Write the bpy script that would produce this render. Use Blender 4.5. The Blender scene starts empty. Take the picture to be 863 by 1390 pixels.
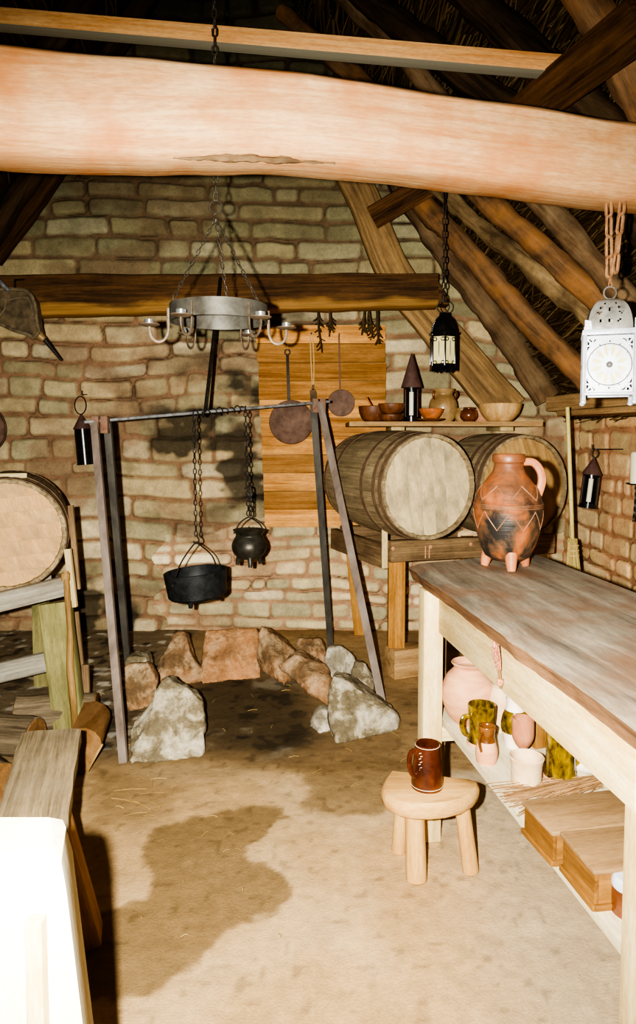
import bpy, bmesh, math, random
import numpy as np
from mathutils import Vector, Matrix, noise as mnoise

random.seed(7)
scene = bpy.context.scene
COL = scene.collection
PI = math.pi

# ------------------------------------------------------------------ camera
IMG_W, IMG_H = 863, 1390
FPX, CX, CY = 950.0, 431.5, 650.0
EYE = Vector((0.0, 0.0, 1.45))
PITCH = math.atan(60.0 / FPX)
FWD = Vector((0, math.cos(PITCH), -math.sin(PITCH)))
UPV = Vector((0, math.sin(PITCH), math.cos(PITCH)))
RGT = Vector((1, 0, 0))

cam_d = bpy.data.cameras.new('camera')
cam_d.sensor_fit = 'VERTICAL'
cam_d.sensor_height = 36.0
cam_d.lens = FPX / IMG_H * 36.0
cam_d.shift_y = -(IMG_H / 2 - CY) / IMG_H
cam_d.clip_start = 0.05
cam = bpy.data.objects.new('camera', cam_d)
COL.objects.link(cam)
cam.location = EYE
cam.rotation_euler = (PI / 2 - PITCH, 0, 0)
scene.camera = cam


def ray(px, py):
    return (RGT * ((px - CX) / FPX) + UPV * ((CY - py) / FPX) + FWD)


def P(px, py, Y):
    """point of the room seen at photo pixel (px,py), standing at depth Y"""
    d = ray(px, py)
    return EYE + d * (Y / d.y)


def onz(px, py, Z=0.0):
    d = ray(px, py)
    return EYE + d * ((Z - EYE.z) / d.z)


def onplane(px, py, p0, n):
    d = ray(px, py)
    return EYE + d * ((p0 - EYE).dot(n) / d.dot(n))


def proj(p):
    q = p - EYE
    z = q.dot(FWD)
    return (CX + FPX * q.dot(RGT) / z, CY - FPX * q.dot(UPV) / z)


# ------------------------------------------------------------------ colours
def s2l(c):
    c = c / 255.0
    return c / 12.92 if c <= 0.04045 else ((c + 0.055) / 1.055) ** 2.4


def rgb(r, g, b):
    return (s2l(r), s2l(g), s2l(b), 1.0)


# ------------------------------------------------------------------ materials
GAIN = {'pale_pine': 0.80, 'shelf_pine': 0.78, 'worn_table_top': 0.75, 'stool_wood': 0.72, 'box_side_wood': 0.62, 'box_lid_wood': 0.66,
        'bench_board': 0.85, 'bench_leg_wood': 0.7, 'beam_wood': 0.72, 'rack_grey_wood': 0.72, 'mossy_post': 0.8,
        'barrel_staves': 1.3, 'barrel_head_grey': 1.3, 'barrel_head_tan': 1.2, 'panel_boards': 1.15, 'log_cut_face': 0.5, 'straw': 0.6,
        'olive_glaze': 0.62, 'brown_glaze': 0.75, 'pink_clay': 0.8, 'pale_clay': 0.78, 'goblet_clay': 0.75, 'cream_clay': 0.85,
        'dark_leather': 0.6, 'batten_wood': 0.95, 'tie_wood': 1.15, 'cruck_wood': 1.15, 'twigs': 0.9, 'bright_iron_rod': 1.3,
        'rack_leg_wood': 1.0, 'bark_stick': 0.8}


def gain(name, c):
    g = GAIN.get(name, 1.0)
    return (min(c[0] * g, 0.93), min(c[1] * g, 0.93), min(c[2] * g, 0.93), 1.0)


class NT:
    def __init__(s, name):
        s.m = bpy.data.materials.new(name)
        s.m.use_nodes = True
        s.t = s.m.node_tree
        s.t.nodes.clear()
        s.out = s.n('ShaderNodeOutputMaterial')
        s.b = s.n('ShaderNodeBsdfPrincipled')
        s.l(s.b.outputs[0], s.out.inputs[0])

    def n(s, typ, **kw):
        x = s.t.nodes.new(typ)
        for k, v in kw.items():
            setattr(x, k, v)
        return x

    def l(s, a, b):
        s.t.links.new(a, b)

    def noise(s, vec, scale, detail=5, rough=0.55, dist=0.0):
        x = s.n('ShaderNodeTexNoise')
        x.inputs['Scale'].default_value = scale
        x.inputs['Detail'].default_value = detail
        x.inputs['Roughness'].default_value = rough
        x.inputs['Distortion'].default_value = dist
        if vec is not None:
            s.l(vec, x.inputs['Vector'])
        return x.outputs['Fac']

    def ramp(s, fac, stops):
        x = s.n('ShaderNodeValToRGB')
        e = x.color_ramp.elements
        while len(e) < len(stops):
            e.new(0.5)
        for i, (p, c) in enumerate(stops):
            e[i].position = p
            e[i].color = c
        s.l(fac, x.inputs[0])
        return x.outputs[0]

    def mix(s, fac, a, b, mode='MIX'):
        x = s.n('ShaderNodeMix', data_type='RGBA', blend_type=mode)
        for sock, val in ((x.inputs[0], fac), (x.inputs[6], a), (x.inputs[7], b)):
            if isinstance(val, (int, float)):
                sock.default_value = val
            elif isinstance(val, tuple):
                sock.default_value = val
            else:
                s.l(val, sock)
        return x.outputs[2]

    def attr(s, name):
        return s.n('ShaderNodeAttribute', attribute_name=name)

    def mapping(s, vec, scale):
        x = s.n('ShaderNodeMapping')
        x.inputs['Scale'].default_value = scale
        s.l(vec, x.inputs['Vector'])
        return x.outputs[0]

    def math(s, op, a, b=None):
        x = s.n('ShaderNodeMath', operation=op)
        for i, v in enumerate((a, b)):
            if v is None:
                continue
            if isinstance(v, (int, float)):
                x.inputs[i].default_value = v
            else:
                s.l(v, x.inputs[i])
        return x.outputs[0]

    def bump(s, h, strength, dist):
        x = s.n('ShaderNodeBump')
        x.inputs['Strength'].default_value = strength
        x.inputs['Distance'].default_value = dist
        s.l(h, x.inputs['Height'])
        s.l(x.outputs[0], s.b.inputs['Normal'])

    def coord(s):
        return s.n('ShaderNodeTexCoord').outputs['Object']


def wood(name, dark, light, fine=28.0, rough=0.7, bmp=0.35, blotch=None, blot_amt=0.5, under=None, low=None, spec=0.3):
    dark, light = gain(name, dark), gain(name, light)
    blotch = gain(name, blotch) if blotch else None
    k = NT(name)
    gr = k.attr('gr').outputs['Vector']
    st = k.mapping(gr, (1.8, fine * 2.2, fine * 2.2))
    n1 = k.noise(st, 1.0, 6, 0.6, 0.8)
    st2 = k.mapping(gr, (0.9, 5.0, 5.0))
    n2 = k.noise(st2, 1.6, 4, 0.55, 1.2)
    f = k.math('ADD', k.math('MULTIPLY', n1, 0.6), k.math('MULTIPLY', n2, 0.4))
    c = k.ramp(f, [(0.36, dark), (0.62, light)])
    kn = k.noise(k.mapping(gr, (30, 160, 160)), 1.0, 3, 0.7)
    c = k.mix(1.0, c, k.ramp(kn, [(0.3, (.8, .79, .77, 1)), (0.6, (1.06, 1.06, 1.06, 1))]), 'MULTIPLY')
    if blotch:
        n3 = k.noise(gr, 5.0, 5, 0.6)
        c = k.mix(k.ramp(n3, [(0.45, (0, 0, 0, 1)), (0.68, (blot_amt,) * 3 + (1,))]), c, blotch)
    if low:
        colr, z0, z1 = low
        sep = k.n('ShaderNodeSeparateXYZ')
        k.l(gr, sep.inputs[0])
        zz = k.math('ADD', sep.outputs[2], k.math('MULTIPLY', k.math('SUBTRACT', k.noise(k.mapping(gr, (2.5, 6, 6)), 1.0, 4), 0.5), 0.16))
        fac = k.n('ShaderNodeMapRange')
        fac.inputs[1].default_value = z0
        fac.inputs[2].default_value = z1
        k.l(zz, fac.inputs[0])
        low2 = k.mix(k.ramp(n1, [(0.3, (0, 0, 0, 1)), (0.7, (1, 1, 1, 1))]), tuple(x * 0.5 for x in colr[:3]) + (1,), colr)
        c = k.mix(fac.outputs[0], low2, c)
    if under:
        geo = k.n('ShaderNodeNewGeometry')
        sep = k.n('ShaderNodeSeparateXYZ')
        k.l(geo.outputs['Normal'], sep.inputs[0])
        fac = k.math('LESS_THAN', sep.outputs[2], -0.6)
        c = k.mix(fac, c, k.mix(n1, tuple(x * 0.7 for x in under[:3]) + (1,), under))
    sh = k.attr('sh').outputs['Fac']
    c = k.mix(1.0, c, sh, 'MULTIPLY')
    k.l(c, k.b.inputs['Base Color'])
    k.b.inputs['Roughness'].default_value = rough
    k.b.inputs['Specular IOR Level'].default_value = spec
    if bmp:
        k.bump(f, bmp, 0.01)
    return k.m


def mottled(name, stops, scale=12.0, rough=0.7, metal=0.0, bmp=0.2, spec=0.4, dist=0.4, coat=0.0, zstretch=1.0, bscale=None):
    stops = [(p, gain(name, c)) for p, c in stops]
    k = NT(name)
    co = k.mapping(k.coord(), (1, 1, zstretch))
    n = k.noise(co, scale, 6, 0.6, dist)
    c = k.ramp(n, stops)
    c = k.mix(1.0, c, k.attr('sh').outputs['Fac'], 'MULTIPLY')
    k.l(c, k.b.inputs['Base Color'])
    k.b.inputs['Roughness'].default_value = rough
    k.b.inputs['Metallic'].default_value = metal
    k.b.inputs['Specular IOR Level'].default_value = spec
    k.b.inputs['Coat Weight'].default_value = coat
    k.b.inputs['Coat Roughness'].default_value = 0.12
    if bmp:
        k.bump(k.noise(co, bscale or scale * 4, 5), bmp, 0.004)
    return k.m


def painted_mesh_material(name, rough=0.9, fine=60.0, bmp=0.5, var=0.35):
    """colour comes from the vertex colours written by the builder, plus noise"""
    k = NT(name)
    c = k.attr('col').outputs['Color']
    co = k.coord()
    n = k.noise(co, fine, 6, 0.65)
    n2 = k.noise(co, fine * 0.22, 5, 0.6)
    f = k.math('ADD', k.math('MULTIPLY', n, 0.5), k.math('MULTIPLY', n2, 0.5))
    v = k.ramp(f, [(0.3, (1 - var,) * 3 + (1,)), (0.7, (1 + var * 0.6,) * 3 + (1,))])
    c = k.mix(1.0, c, v, 'MULTIPLY')
    k.l(c, k.b.inputs['Base Color'])
    k.b.inputs['Roughness'].default_value = rough
    k.b.inputs['Specular IOR Level'].default_value = 0.15
    k.bump(f, bmp, 0.012)
    return k.m


# ------------------------------------------------------------------ tagging
def tag(o, label=None, cat=None, group=None, kind=None):
    if label:
        o['label'] = label
    if cat:
        o['category'] = cat
    if group:
        o['group'] = group
    if kind:
        o['kind'] = kind
    return o


def thing(name, label, cat, loc=(0, 0, 0), group=None):
    o = bpy.data.objects.new(name, None)
    o.empty_display_size = 0.05
    COL.objects.link(o)
    o.location = Vector(loc)
    return tag(o, label, cat, group)


def world_off(o):
    v = Vector((0, 0, 0))
    while o is not None:
        v += Vector(o.location)
        o = o.parent
    return v


_bev_cache = {}


def bev_cube(sx, sy, sz, bev):
    bm = bmesh.new()
    bmesh.ops.create_cube(bm, size=1.0)
    bmesh.ops.scale(bm, vec=(sx, sy, sz), verts=bm.verts)
    if bev > 0:
        bmesh.ops.bevel(bm, geom=list(bm.edges), offset=min(bev, 0.45 * min(sx, sy, sz)), segments=2, affect='EDGES', profile=0.6)
    bm.verts.ensure_lookup_table()
    for i, v in enumerate(bm.verts):
        v.index = i
    vs = [v.co.copy() for v in bm.verts]
    fs = [tuple(v.index for v in f.verts) for f in bm.faces]
    bm.free()
    return vs, fs


def frame(d, up=(0, 0, 1)):
    x = Vector(d).normalized()
    u = Vector(up)
    if abs(x.dot(u.normalized())) > 0.98:
        u = Vector((0, 1, 0)) if abs(x.y) < 0.9 else Vector((1, 0, 0))
    y = u.cross(x).normalized()
    z = x.cross(y)
    return Matrix((x, y, z)).transposed()      # columns x,y,z


class MB:
    def __init__(s):
        s.V, s.F, s.G, s.S = [], [], [], []

    def add(s, vs, fs, gr=None, sh=1.0):
        b = len(s.V)
        s.V += [Vector(v) for v in vs]
        s.F += [tuple(b + i for i in f) for f in fs]
        o = Vector((random.uniform(-5, 5), random.uniform(-5, 5), 0))
        s.G += [Vector(g) + o for g in (gr if gr is not None else vs)]
        s.S += [sh] * len(vs)
        return s

    def box(s, c, size, rot=None, bev=0.004, sh=1.0):
        vs, fs = bev_cube(*size, bev)
        i = max(range(3), key=lambda k: size[k])
        perm = {0: (0, 1, 2), 1: (1, 0, 2), 2: (2, 0, 1)}[i]
        gr = [Vector((v[perm[0]], v[perm[1]], v[perm[2]])) for v in vs]
        R = rot if rot is not None else Matrix.Identity(3)
        return s.add([R @ v + Vector(c) for v in vs], fs, gr, sh)

    def bar(s, p0, p1, w, h, up=(0, 0, 1), bev=0.003, sh=1.0):
        p0, p1 = Vector(p0), Vector(p1)
        d = p1 - p0
        return s.box((p0 + p1) / 2, (d.length, w, h), frame(d, up), bev, sh)

    def sweep(s, path, prof, up=(0, 0, 1), caps=True, closed=False, nz=0.0, seed=0.0, nscale=6.0, sh=1.0):
        """prof(t) -> list of (a,b): a along side, b along up"""
        path = [Vector(p) for p in path]
        n = len(path)
        vs, gr, fs = [], [], []
        L = 0.0
        prevside = None
        for i, p in enumerate(path):
            if closed:
                t = (path[(i + 1) % n] - path[i - 1]).normalized()
            else:
                t = (path[min(i + 1, n - 1)] - path[max(i - 1, 0)]).normalized()
            if prevside is None:
                u = Vector(up)
                if abs(t.dot(u.normalized())) > 0.97:
                    u = Vector((0, 1, 0)) if abs(t.y) < 0.9 else Vector((1, 0, 0))
                side = t.cross(u).normalized()
            else:
                side = (prevside - t * prevside.dot(t)).normalized()
            prevside = side
            uv = side.cross(t)
            if i:
                L += (p - path[i - 1]).length
            pr = prof(i / max(1, n - 1))
            m = len(pr)
            for a, b in pr:
                q = p + side * a + uv * b
                if nz:
                    r = mnoise.noise(q * nscale + Vector((seed, seed * 1.7, 0))) + 0.5 * mnoise.noise(q * nscale * 2.7 + Vector((seed, 3, seed)))
                    dd = Vector(side * a + uv * b)
                    if dd.length > 1e-6:
                        q = q + dd.normalized() * r * nz
                vs.append(q)
                gr.append(Vector((L, a, b)))
        N = n if closed else n - 1
        for i in range(N):
            for j in range(m):
                a0 = i * m + j
                a1 = i * m + (j + 1) % m
                b0 = ((i + 1) % n) * m + j
                b1 = ((i + 1) % n) * m + (j + 1) % m
                fs.append((a0, a1, b1, b0))
        if caps and not closed:
            fs.append(tuple(range(m - 1, -1, -1)))
            fs.append(tuple((n - 1) * m + j for j in range(m)))
        return s.add(vs, fs, gr, sh)

    def tube(s, path, r, n=8, closed=False, sh=1.0):
        rr = r if callable(r) else (lambda t: r)
        return s.sweep(path, lambda t: [(rr(t) * math.cos(2 * PI * k / n), rr(t) * math.sin(2 * PI * k / n)) for k in range(n)], closed=closed, sh=sh)

    def log(s, path, r, nz=0.01, n=14, seg=18, seed=0.0, sh=1.0, nscale=5.0):
        path = resample(path, seg)
        rr = r if callable(r) else (lambda t: r)
        return s.sweep(path, lambda t: [(rr(t) * math.cos(2 * PI * k / n), rr(t) * math.sin(2 * PI * k / n)) for k in range(n)], nz=nz, seed=seed, sh=sh, nscale=nscale)

    def timber(s, path, w, h, up=(0, 0, 1), nz=0.006, seg=24, seed=0.0, rad=0.015, sh=1.0, nscale=4.0):
        path = resample(path, seg)
        ww = w if callable(w) else (lambda t: w)
        hh = h if callable(h) else (lambda t: h)
        return s.sweep(path, lambda t: rrect(ww(t), hh(t), rad, ref=(ww(0.5), hh(0.5))), up=up, nz=nz, seed=seed, sh=sh, nscale=nscale)

    def lathe(s, prof, c=(0, 0, 0), n=28, rot=None, sh=1.0, cap0=True, cap1=True):
        vs, gr, fs = [], [], []
        R = rot if rot is not None else Matrix.Identity(3)
        m = len(prof)
        for r, z in prof:
            for k in range(n):
                a = 2 * PI * k / n
                v = Vector((r * math.cos(a), r * math.sin(a), z))
                vs.append(R @ v + Vector(c))
                gr.append(Vector((z, v.x, v.y)))
        for i in range(m - 1):
            for k in range(n):
                fs.append((i * n + k, i * n + (k + 1) % n, (i + 1) * n + (k + 1) % n, (i + 1) * n + k))
        if cap0:
            fs.append(tuple(range(n - 1, -1, -1)))
        if cap1:
            fs.append(tuple((m - 1) * n + k for k in range(n)))
        return s.add(vs, fs, gr, sh)

    def torus(s, c, R, r, nrm=(0, 0, 1), n=24, m=8, sh=1.0, sx=1.0):
        M = frame(nrm)
        path = [Vector(c) + M @ Vector((0, R * sx * math.cos(2 * PI * k / n), R * math.sin(2 * PI * k / n))) for k in range(n)]
        return s.sweep(path, lambda t: [(r * math.cos(2 * PI * k / m), r * math.sin(2 * PI * k / m)) for k in range(m)], up=nrm, closed=True, sh=sh)

    def chain(s, p0, p1, ln=0.035, wd=0.022, r=0.003, m=5, twist=0.0):
        p0, p1 = Vector(p0), Vector(p1)
        D = p1 - p0
        pitch = ln - 2.2 * r
        cnt = max(1, int(round(D.length / pitch)))
        M0 = frame(D)
        for i in range(cnt):
            c = p0 + D * ((i + 0.5) / cnt)
            a = (PI / 2 if i % 2 else 0) + twist + random.uniform(-.25, .25)
            Rm = M0 @ Matrix.Rotation(a, 3, 'X')
            pts = []
            hl, hw = (D.length / cnt + 2.2 * r) / 2 - r, wd / 2 - r
            st = max(hl - hw, 0.0005)
            for k in range(5):
                th = -PI / 2 + PI * k / 4
                pts.append(Rm @ Vector((st + hw * math.cos(th), hw * math.sin(th), 0)) + c)
            for k in range(5):
                th = PI / 2 + PI * k / 4
                pts.append(Rm @ Vector((-st + hw * math.cos(th), hw * math.sin(th), 0)) + c)
            s.tube(pts, r, m, closed=True)
        return s

    def prism(s, poly, vec, sh=1.0, gr_axis=None):
        n = len(poly)
        vec = Vector(vec)
        vs = [Vector(p) for p in poly] + [Vector(p) + vec for p in poly]
        fs = [tuple(range(n)), tuple(range(2 * n - 1, n - 1, -1))]
        for i in range(n):
            fs.append((i, i + n, (i + 1) % n + n, (i + 1) % n))
        gr = None
        if gr_axis is not None:
            M = frame(gr_axis).transposed()
            gr = [M @ v for v in vs]
        return s.add(vs, fs, gr, sh)

    def xform(s, M):
        s.V = [M @ v for v in s.V]
        return s

    def build(s, name, mat, parent=None, ang=38, merge=False):
        off = world_off(parent) if parent is not None else Vector((0, 0, 0))
        me = bpy.data.meshes.new(name)
        me.from_pydata([tuple(v - off) for v in s.V], [], s.F)
        a = me.attributes.new('gr', 'FLOAT_VECTOR', 'POINT')
        a.data.foreach_set('vector', np.array([tuple(g) for g in s.G], dtype=np.float32).ravel())
        b = me.attributes.new('sh', 'FLOAT', 'POINT')
        b.data.foreach_set('value', np.array(s.S, dtype=np.float32))
        bm = bmesh.new()
        bm.from_mesh(me)
        bmesh.ops.recalc_face_normals(bm, faces=bm.faces)
        lim = math.radians(ang)
        for f in bm.faces:
            f.smooth = True
        for e in bm.edges:
            if len(e.link_faces) == 2:
                e.smooth = e.calc_face_angle(0) < lim
        bm.to_mesh(me)
        bm.free()
        if mat:
            me.materials.append(mat)
        o = bpy.data.objects.new(name, me)
        COL.objects.link(o)
        o.parent = parent
        if parent is None:
            # put the origin at the base of the thing
            xs = np.array([tuple(v) for v in s.V])
            c = Vector((float(xs[:, 0].mean()), float(xs[:, 1].mean()), float(xs[:, 2].min())))
            me.transform(Matrix.Translation(-c))
            o.location = c
        return o


def resample(path, seg):
    path = [Vector(p) for p in path]
    if len(path) == 2:
        return [path[0].lerp(path[1], i / seg) for i in range(seg + 1)]
    # catmull-rom through the points
    out = []
    n = len(path)
    per = max(1, seg // (n - 1))
    for i in range(n - 1):
        p0, p1, p2, p3 = path[max(i - 1, 0)], path[i], path[i + 1], path[min(i + 2, n - 1)]
        for k in range(per):
            t = k / per
            out.append(0.5 * ((2 * p1) + (p2 - p0) * t + (2 * p0 - 5 * p1 + 4 * p2 - p3) * t * t + (3 * p1 - p0 - 3 * p2 + p3) * t ** 3))
    out.append(path[-1])
    return out


def rrect(w, h, r, k=3, ref=None):
    rw, rh = ref or (w, h)
    r = min(r, w * 0.49, h * 0.49)
    pts = []
    for cx, cy, a0 in ((w / 2 - r, -h / 2 + r, -PI / 2), (w / 2 - r, h / 2 - r, 0), (-w / 2 + r, h / 2 - r, PI / 2), (-w / 2 + r, -h / 2 + r, PI)):
        for i in range(k):
            a = a0 + PI / 2 * i / (k - 1)
            pts.append((cx + r * math.cos(a), cy + r * math.sin(a)))
    # split the long sides so they can bend
    out = []
    for i, p in enumerate(pts):
        out.append(p)
        q = pts[(i + 1) % len(pts)]
        d = 0 if i % k != k - 1 else ((rh, rw)[(i // k) % 2] - 2 * r)
        if d > 0.08:
            m = int(d / 0.05)
            for j in range(1, m):
                out.append((p[0] + (q[0] - p[0]) * j / m, p[1] + (q[1] - p[1]) * j / m))
    return out


def rock(name, front, depth, mat, label, seed, shrink=0.72, nz=0.012, parent=None, group=None, sub=3, lift=0.0):
    """irregular block: front outline (3-D points) and its smaller back outline"""
    front = [Vector(p) for p in front]
    c = sum(front, Vector((0, 0, 0))) / len(front)
    depth = Vector(depth)
    zmin = min(p.z for p in front)
    pts = [Vector(p) for p in front]
    for p in front:
        q = c + (p - c) * shrink + depth
        if p.z < zmin + 0.03:
            q.z = zmin
        pts.append(q)
    pts.append(c - depth.normalized() * 0.015)
    bm = bmesh.new()
    for p in pts:
        bm.verts.new(p)
    bmesh.ops.remove_doubles(bm, verts=bm.verts, dist=0.02)
    bmesh.ops.convex_hull(bm, input=bm.verts)
    bmesh.ops.delete(bm, geom=[v for v in bm.verts if not v.link_faces], context='VERTS')
    tmp_me = bpy.data.meshes.new('tmp')
    bm.to_mesh(tmp_me)
    bm.free()
    tmp = bpy.data.objects.new('tmp', tmp_me)
    COL.objects.link(tmp)
    rm = tmp.modifiers.new('r', 'REMESH')
    rm.mode = 'VOXEL'
    rm.voxel_size = 0.011
    dg = bpy.context.evaluated_depsgraph_get()
    ev = tmp.evaluated_get(dg)
    m2 = ev.to_mesh()
    bm = bmesh.new()
    bm.from_mesh(m2)
    ev.to_mesh_clear()
    bpy.data.objects.remove(tmp)
    bpy.data.meshes.remove(tmp_me)
    for it in range(2):
        bmesh.ops.smooth_vert(bm, verts=bm.verts, factor=0.5, use_axis_x=True, use_axis_y=True, use_axis_z=True)
    bm.normal_update()
    moves = []
    s3 = Vector((seed, seed * 2.3, -seed))
    for v in bm.verts:
        d = mnoise.noise(v.co * 6 + s3) * nz * 1.5 + abs(mnoise.noise(v.co * 15 + s3)) * nz * 0.9 + mnoise.noise(v.co * 45 + s3) * nz * 0.3
        moves.append(v.normal * d)
    for v, mv in zip(bm.verts, moves):
        v.co += mv
        if v.co.z < 0.0:
            v.co.z = -0.002
    for i, v in enumerate(bm.verts):
        v.index = i
    mb = MB()
    mb.add([v.co.copy() for v in bm.verts], [tuple(v.index for v in f.verts) for f in bm.faces])
    bm.free()
    o = mb.build(name, mat, parent, ang=80)
    return tag(o, label, 'stone', group)


# ------------------------------------------------------------------ numpy noise
def _h(ix, iy, seed):
    n = (ix.astype(np.int64) * 374761393 + iy.astype(np.int64) * 668265263 + seed * 974634777) & 0x7fffffff
    n = ((n ^ (n >> 13)) * 1274126177) & 0x7fffffff
    return ((n ^ (n >> 16)) & 0xffff) / 65535.0


def vn(x, y, seed=0):
    ix, iy = np.floor(x), np.floor(y)
    fx, fy = x - ix, y - iy
    fx, fy = fx * fx * (3 - 2 * fx), fy * fy * (3 - 2 * fy)
    a, b = _h(ix, iy, seed), _h(ix + 1, iy, seed)
    c, d = _h(ix, iy + 1, seed), _h(ix + 1, iy + 1, seed)
    return (a * (1 - fx) + b * fx) * (1 - fy) + (c * (1 - fx) + d * fx) * fy


def fbm(x, y, seed=0, o=4):
    r, a, t = 0.0, 1.0, 0.0
    for i in range(o):
        r = r + a * vn(x * 2 ** i, y * 2 ** i, seed + i * 17)
        t += a
        a *= 0.5
    return r / t


def sstep(a, b, x):
    t = np.clip((x - a) / (b - a), 0, 1)
    return t * t * (3 - 2 * t)


def lerp3(a, b, t):
    return a * (1 - t[..., None]) + b * t[..., None]


def c3(r, g, b):
    return np.array([s2l(r), s2l(g), s2l(b)])


def grid_object(name, Pn, keep, colr, mat, kind='structure'):
    """Pn: (nv,nu,3) points; keep: (nv-1,nu-1) bool; colr (nv,nu,3)"""
    nv, nu = Pn.shape[:2]
    idx = np.arange(nv * nu).reshape(nv, nu)
    q = np.stack([idx[:-1, :-1], idx[:-1, 1:], idx[1:, 1:], idx[1:, :-1]], -1)[keep]
    used = np.zeros(nv * nu, bool)
    used[q.ravel()] = True
    remap = np.cumsum(used) - 1
    q = remap[q]
    V = Pn.reshape(-1, 3)[used]
    C = colr.reshape(-1, 3)[used]
    me = bpy.data.meshes.new(name)
    me.vertices.add(len(V))
    me.vertices.foreach_set('co', V.astype(np.float32).ravel())
    me.loops.add(q.size)
    me.loops.foreach_set('vertex_index', q.astype(np.int32).ravel())
    me.polygons.add(len(q))
    me.polygons.foreach_set('loop_start', np.arange(0, q.size, 4, dtype=np.int32))
    me.polygons.foreach_set('use_smooth', np.ones(len(q), bool))
    a = me.attributes.new('col', 'FLOAT_COLOR', 'POINT')
    a.data.foreach_set('color', np.concatenate([C, np.ones((len(C), 1))], 1).astype(np.float32).ravel())
    me.update(calc_edges=True)
    me.validate()
    me.materials.append(mat)
    o = bpy.data.objects.new(name, me)
    COL.objects.link(o)
    if kind:
        o['kind'] = kind
    return o


def stones(u, v, seed, hmin=0.085, hmax=0.15, wmin=0.17, wmax=0.5):
    rng = np.random.RandomState(seed)
    uu = u + 0.03 * (vn(u * 4, v * 4, seed) - 0.5) + 0.02 * (vn(u * 13, v * 13, seed + 1) - 0.5)
    vv = v + 0.09 * (vn(u * 1.3, v * 1.6, seed + 2) - 0.5) + 0.018 * (vn(u * 9, v * 9, seed + 3) - 0.5)
    rows = [v.min() - 0.3]
    while rows[-1] < v.max() + 0.3:
        rows.append(rows[-1] + rng.uniform(hmin, hmax))
    rows = np.array(rows)
    ri = np.clip(np.searchsorted(rows, vv) - 1, 0, len(rows) - 2)
    H = np.zeros_like(u)
    r1 = np.zeros_like(u)
    r2 = np.zeros_like(u)
    D = np.zeros_like(u)
    for i in range(len(rows) - 1):
        m = ri == i
        if not m.any():
            continue
        bs = [u.min() - 0.8 + rng.uniform(0, 0.4)]
        while bs[-1] < u.max() + 0.4:
            bs.append(bs[-1] + rng.uniform(wmin, wmax) * (1.0 if rng.rand() > 0.18 else 0.5))
        bs = np.array(bs)
        ra, rb, rc, rd = rng.rand(len(bs)), rng.rand(len(bs)), rng.rand(len(bs)), rng.rand(len(bs))
        x = uu[m] + 0.12 * (vv[m] - rows[i]) * (ra[np.clip(np.searchsorted(bs, uu[m]) - 1, 0, len(bs) - 2)] - 0.5)
        k = np.clip(np.searchsorted(bs, x) - 1, 0, len(bs) - 2)
        lo = rows[i] + rc[k] * 0.014
        hi = rows[i + 1] - rd[k] * 0.014
        g = 0.004 + 0.009 * ra[k]
        du = np.minimum(x - bs[k], bs[k + 1] - x) - g
        dv = np.minimum(vv[m] - lo, hi - vv[m]) - 0.003
        R = 0.03
        a = np.clip(R - du, 0, None)
        b = np.clip(R - dv, 0, None)
        d = R - np.sqrt(a * a + b * b)
        D[m] = d
        r1[m] = ra[k]
        r2[m] = rb[k]
    msk = sstep(-0.003, 0.006, D)
    H = sstep(-0.005, 0.016, D) * (0.012 + 0.024 * r1)
    return H, msk, r1, r2, D
# ------------------------------------------------------------------ the setting
YW = 5.05                                   # back wall
SK = 0.134                                  # the right wall and the table run a little askew
RD = Vector((-SK, 1, 0)).normalized()       # along the ridge, into the room
G0 = Vector((1.667, YW, 1.69))              # a point of the right roof slope at the gable
SL = 1.45
RIDGE_X, RIDGE_Z = -0.69, 1.69 + SL * (1.667 + 0.69)
SR = Vector((1, 0, -SL)).normalized()
NR = RD.cross(SR).normalized()
if NR.x > 0:
    NR = -NR                                # points into the room
SLF = Vector((-1, 0, -SL)).normalized()
NL = RD.cross(SLF).normalized()
if NL.x < 0:
    NL = -NL
G0L = Vector((2 * RIDGE_X - 1.667, YW, 1.69))


def wall_x(y):
    return 1.78 + SK * (YW - y)


M_wall = painted_mesh_material('stone_walling', 0.92, 75, 0.7, 0.38)
M_floor = painted_mesh_material('earth_floor', 0.95, 130, 0.45, 0.24)

BUFF, OLIVE, TAN, PALE = 1.2 * c3(184, 164, 122), 1.2 * c3(166, 154, 118), 1.2 * c3(194, 168, 124), 1.2 * c3(208, 190, 152)
MORT, MORT2 = 0.95 * c3(180, 140, 106), 0.95 * c3(146, 114, 86)


def stone_colour(r1, r2, msk, u, v, seed, D=None):
    t = np.clip(r2 * 3, 0, 2.999)
    c = np.where((t < 1)[..., None], lerp3(BUFF, OLIVE, np.clip(t, 0, 1)), np.where((t < 2)[..., None], lerp3(OLIVE, TAN, np.clip(t - 1, 0, 1)), lerp3(TAN, PALE, np.clip(t - 2, 0, 1))))
    c = c * (0.78 + 0.4 * r1)[..., None]
    pat = fbm(u * 7, v * 7, seed + 40)
    c = c * (0.72 + 0.56 * pat)[..., None]
    # mortar smeared over some faces
    sm = sstep(0.56, 0.72, fbm(u * 2.2, v * 3.5, seed + 60))
    m = lerp3(MORT2, MORT, fbm(u * 8, v * 8, seed + 50))
    c = lerp3(c, m, sm * 0.6)
    c = lerp3(m, c, msk)
    if D is not None:
        crack = np.exp(-((D + 0.003) / 0.004) ** 2) * sstep(0.50, 0.66, fbm(u * 5, v * 5, seed + 70))
        c = c * (1 - 0.62 * crack)[..., None]
    return c


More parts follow.
